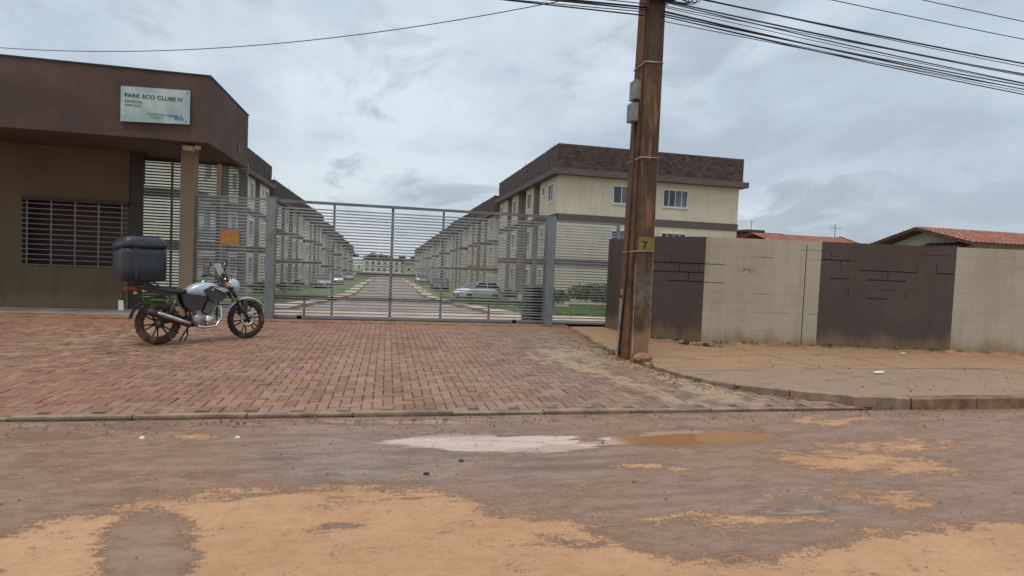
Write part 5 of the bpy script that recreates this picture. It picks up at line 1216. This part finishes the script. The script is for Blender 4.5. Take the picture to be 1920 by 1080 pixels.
# ------------------------------------------------------------------ houses beyond the wall
t = empty('water_tank_tower', (27.0, 40, -1.2), 0, 'red clay-block water tank tower showing above the beige wall bay', 'tank tower')
m = MB()
for r in range(30):
    for s_ in range(14):
        a_ = s_ * .2; m.box(a_ + .004, a_ + .196, 0, .1, r * .2 + .004, r * .2 + .19, 'redblock')
m.build('block_front', t, 'stuff'); onebox('side_wall', t, 'redblock', 0, 2.8, .101, 2.4, 0, 5.95)
onebox('cover', t, 'rtile_dark', -.12, 1.4, -.1, 2.5, 6.0, 6.2); onebox('cover', t, 'rtile_dark', 1.42, 2.95, -.1, 2.5, 5.86, 6.02)
m = MB(); m.tube([(.6, .5, 6.2), (.6, .5, 6.9)], .02, 'dark', 6); m.tube([(.4, .4, 6.85), (.85, .6, 6.88)], .015, 'dark', 5); m.build('antenna', t)
def tiled(name, parent, o0, ux, uy, nx, ny, mat):
    """roof slope: rows of half-round tiles. o0 corner low, ux along eave, uy up slope"""
    o0, ux, uy = Vector(o0), Vector(ux), Vector(uy); nz = ux.cross(uy).normalized(); m = MB()
    if nz.z < 0: nz = -nz
    for i in range(nx):
        for j in range(ny):
            a = o0 + ux * (i / nx) + uy * (j / ny); b_ = o0 + ux * ((i + 1) / nx) + uy * (j / ny); c = b_ + uy / ny * 1.08; d = a + uy / ny * 1.08; lift = nz * .05; mid0 = (a + b_) / 2 + nz * .09; mid1 = (d + c) / 2 + nz * .05
            m.add([a + nz * .02, mid0, b_ + nz * .02, c - nz * .0, mid1, d - nz * .0], [(0, 1, 4, 5), (1, 2, 3, 4), (0, 2, 1)], mat)
    o = m.build(name, parent, 'stuff', recalc=False); return o
t = empty('house', (20.2, 28.5, -.72), 0, 'house with a low red clay-tile roof showing above the wall', 'house')
onebox('wall', t, 'cream', 3.5, 8.4, 1.1, 7.5, 0, 3.6)
rf = onebox('roof', t, 'rtile_dark', 3.0, 8.7, .3, 8.1, 3.62, 3.66)
tiled('roof_tiles', t, (2.2, .3, 3.70), (6.5, 0, 0), (0, 4.0, 1.18), 30, 12, 'tile'); tiled('roof_tiles', t, (2.2, 8.3, 3.70), (6.5, 0, 0), (0, -4.0, 1.18), 30, 12, 'tile')
m = MB(); m.add([(8.4, 1.1, 3.6), (8.4, 7.5, 3.6), (8.4, 4.3, 4.75)], [(0, 1, 2)], 'cream'); m.tube([(8.72, .3, 3.72), (8.72, 4.3, 4.92), (8.72, 8.3, 3.72)], .09, 'rtile_dark', 6); m.build('gable', t)
m = MB(); m.tube([(8.3, 4.3, 4.8), (8.3, 4.3, 5.75)], .02, 'dark', 6); m.tube([(7.9, 4.3, 5.5), (8.8, 4.3, 5.55)], .015, 'dark', 5); m.tube([(8.1, 4.0, 5.65), (8.1, 4.6, 5.65)], .012, 'dark', 5); m.build('antenna', t)
t = empty('house', (26.2, 21.5, -.42), 0, 'cream house with overhanging tiled roof at the right end above the wall', 'house')
onebox('wall', t, 'cream', 0, 9, 0, 5, 0, 3.75)
m = MB()
for q in ([(-.75, -.5, 3.80), (9.7, -.5, 3.80), (9.7, 2.5, 4.62), (-.75, 2.5, 4.62)], [(-.75, 2.5, 4.62), (9.7, 2.5, 4.62), (9.7, 5.5, 3.8), (-.75, 5.5, 3.8)]):
    m.add(q + [(p[0], p[1], p[2] - .12) for p in q], [(0, 1, 2, 3), (7, 6, 5, 4), (0, 4, 5, 1), (1, 5, 6, 2), (2, 6, 7, 3), (3, 7, 4, 0)], 'rtile_dark')
m.add([(0, 0, 3.751), (0, 5, 3.751), (0, 2.5, 4.5)], [(0, 1, 2)], 'cream'); m.build('roof', t)
tiled('roof_tiles', t, (-.75, -.5, 3.81), (10.4, 0, 0), (0, 3.0, .83), 44, 12, 'tile'); tiled('roof_tiles', t, (-.75, 5.5, 3.81), (10.4, 0, 0), (0, -3.0, .83), 44, 12, 'tile')
m = MB(); q = [(-1.5, .2, 3.3), (-.01, .2, 3.85), (-.01, 2.4, 3.85), (-1.5, 2.4, 3.3)]; m.add(q + [(p[0], p[1], p[2] - .1) for p in q], [(0, 1, 2, 3), (7, 6, 5, 4), (0, 4, 5, 1), (1, 5, 6, 2), (2, 6, 7, 3), (3, 7, 4, 0)], 'rtile_dark'); m.build('lean_to_roof', t)
tiled('roof_tiles', t, (-1.5, .2, 3.3), (0, 2.2, 0), (1.48, 0, .55), 12, 6, 'rtile_dark')
# lettering becomes plain mesh
dg = bpy.context.evaluated_depsgraph_get()
for o in [o for o in S.objects if o.type == 'FONT']:
    me = bpy.data.meshes.new_from_object(o.evaluated_get(dg)); nm = o.name.split('.')[0]; n = link(nm, me, o.parent); n.location = o.location; n.rotation_euler = o.rotation_euler; n.scale = o.scale; bpy.data.objects.remove(o)
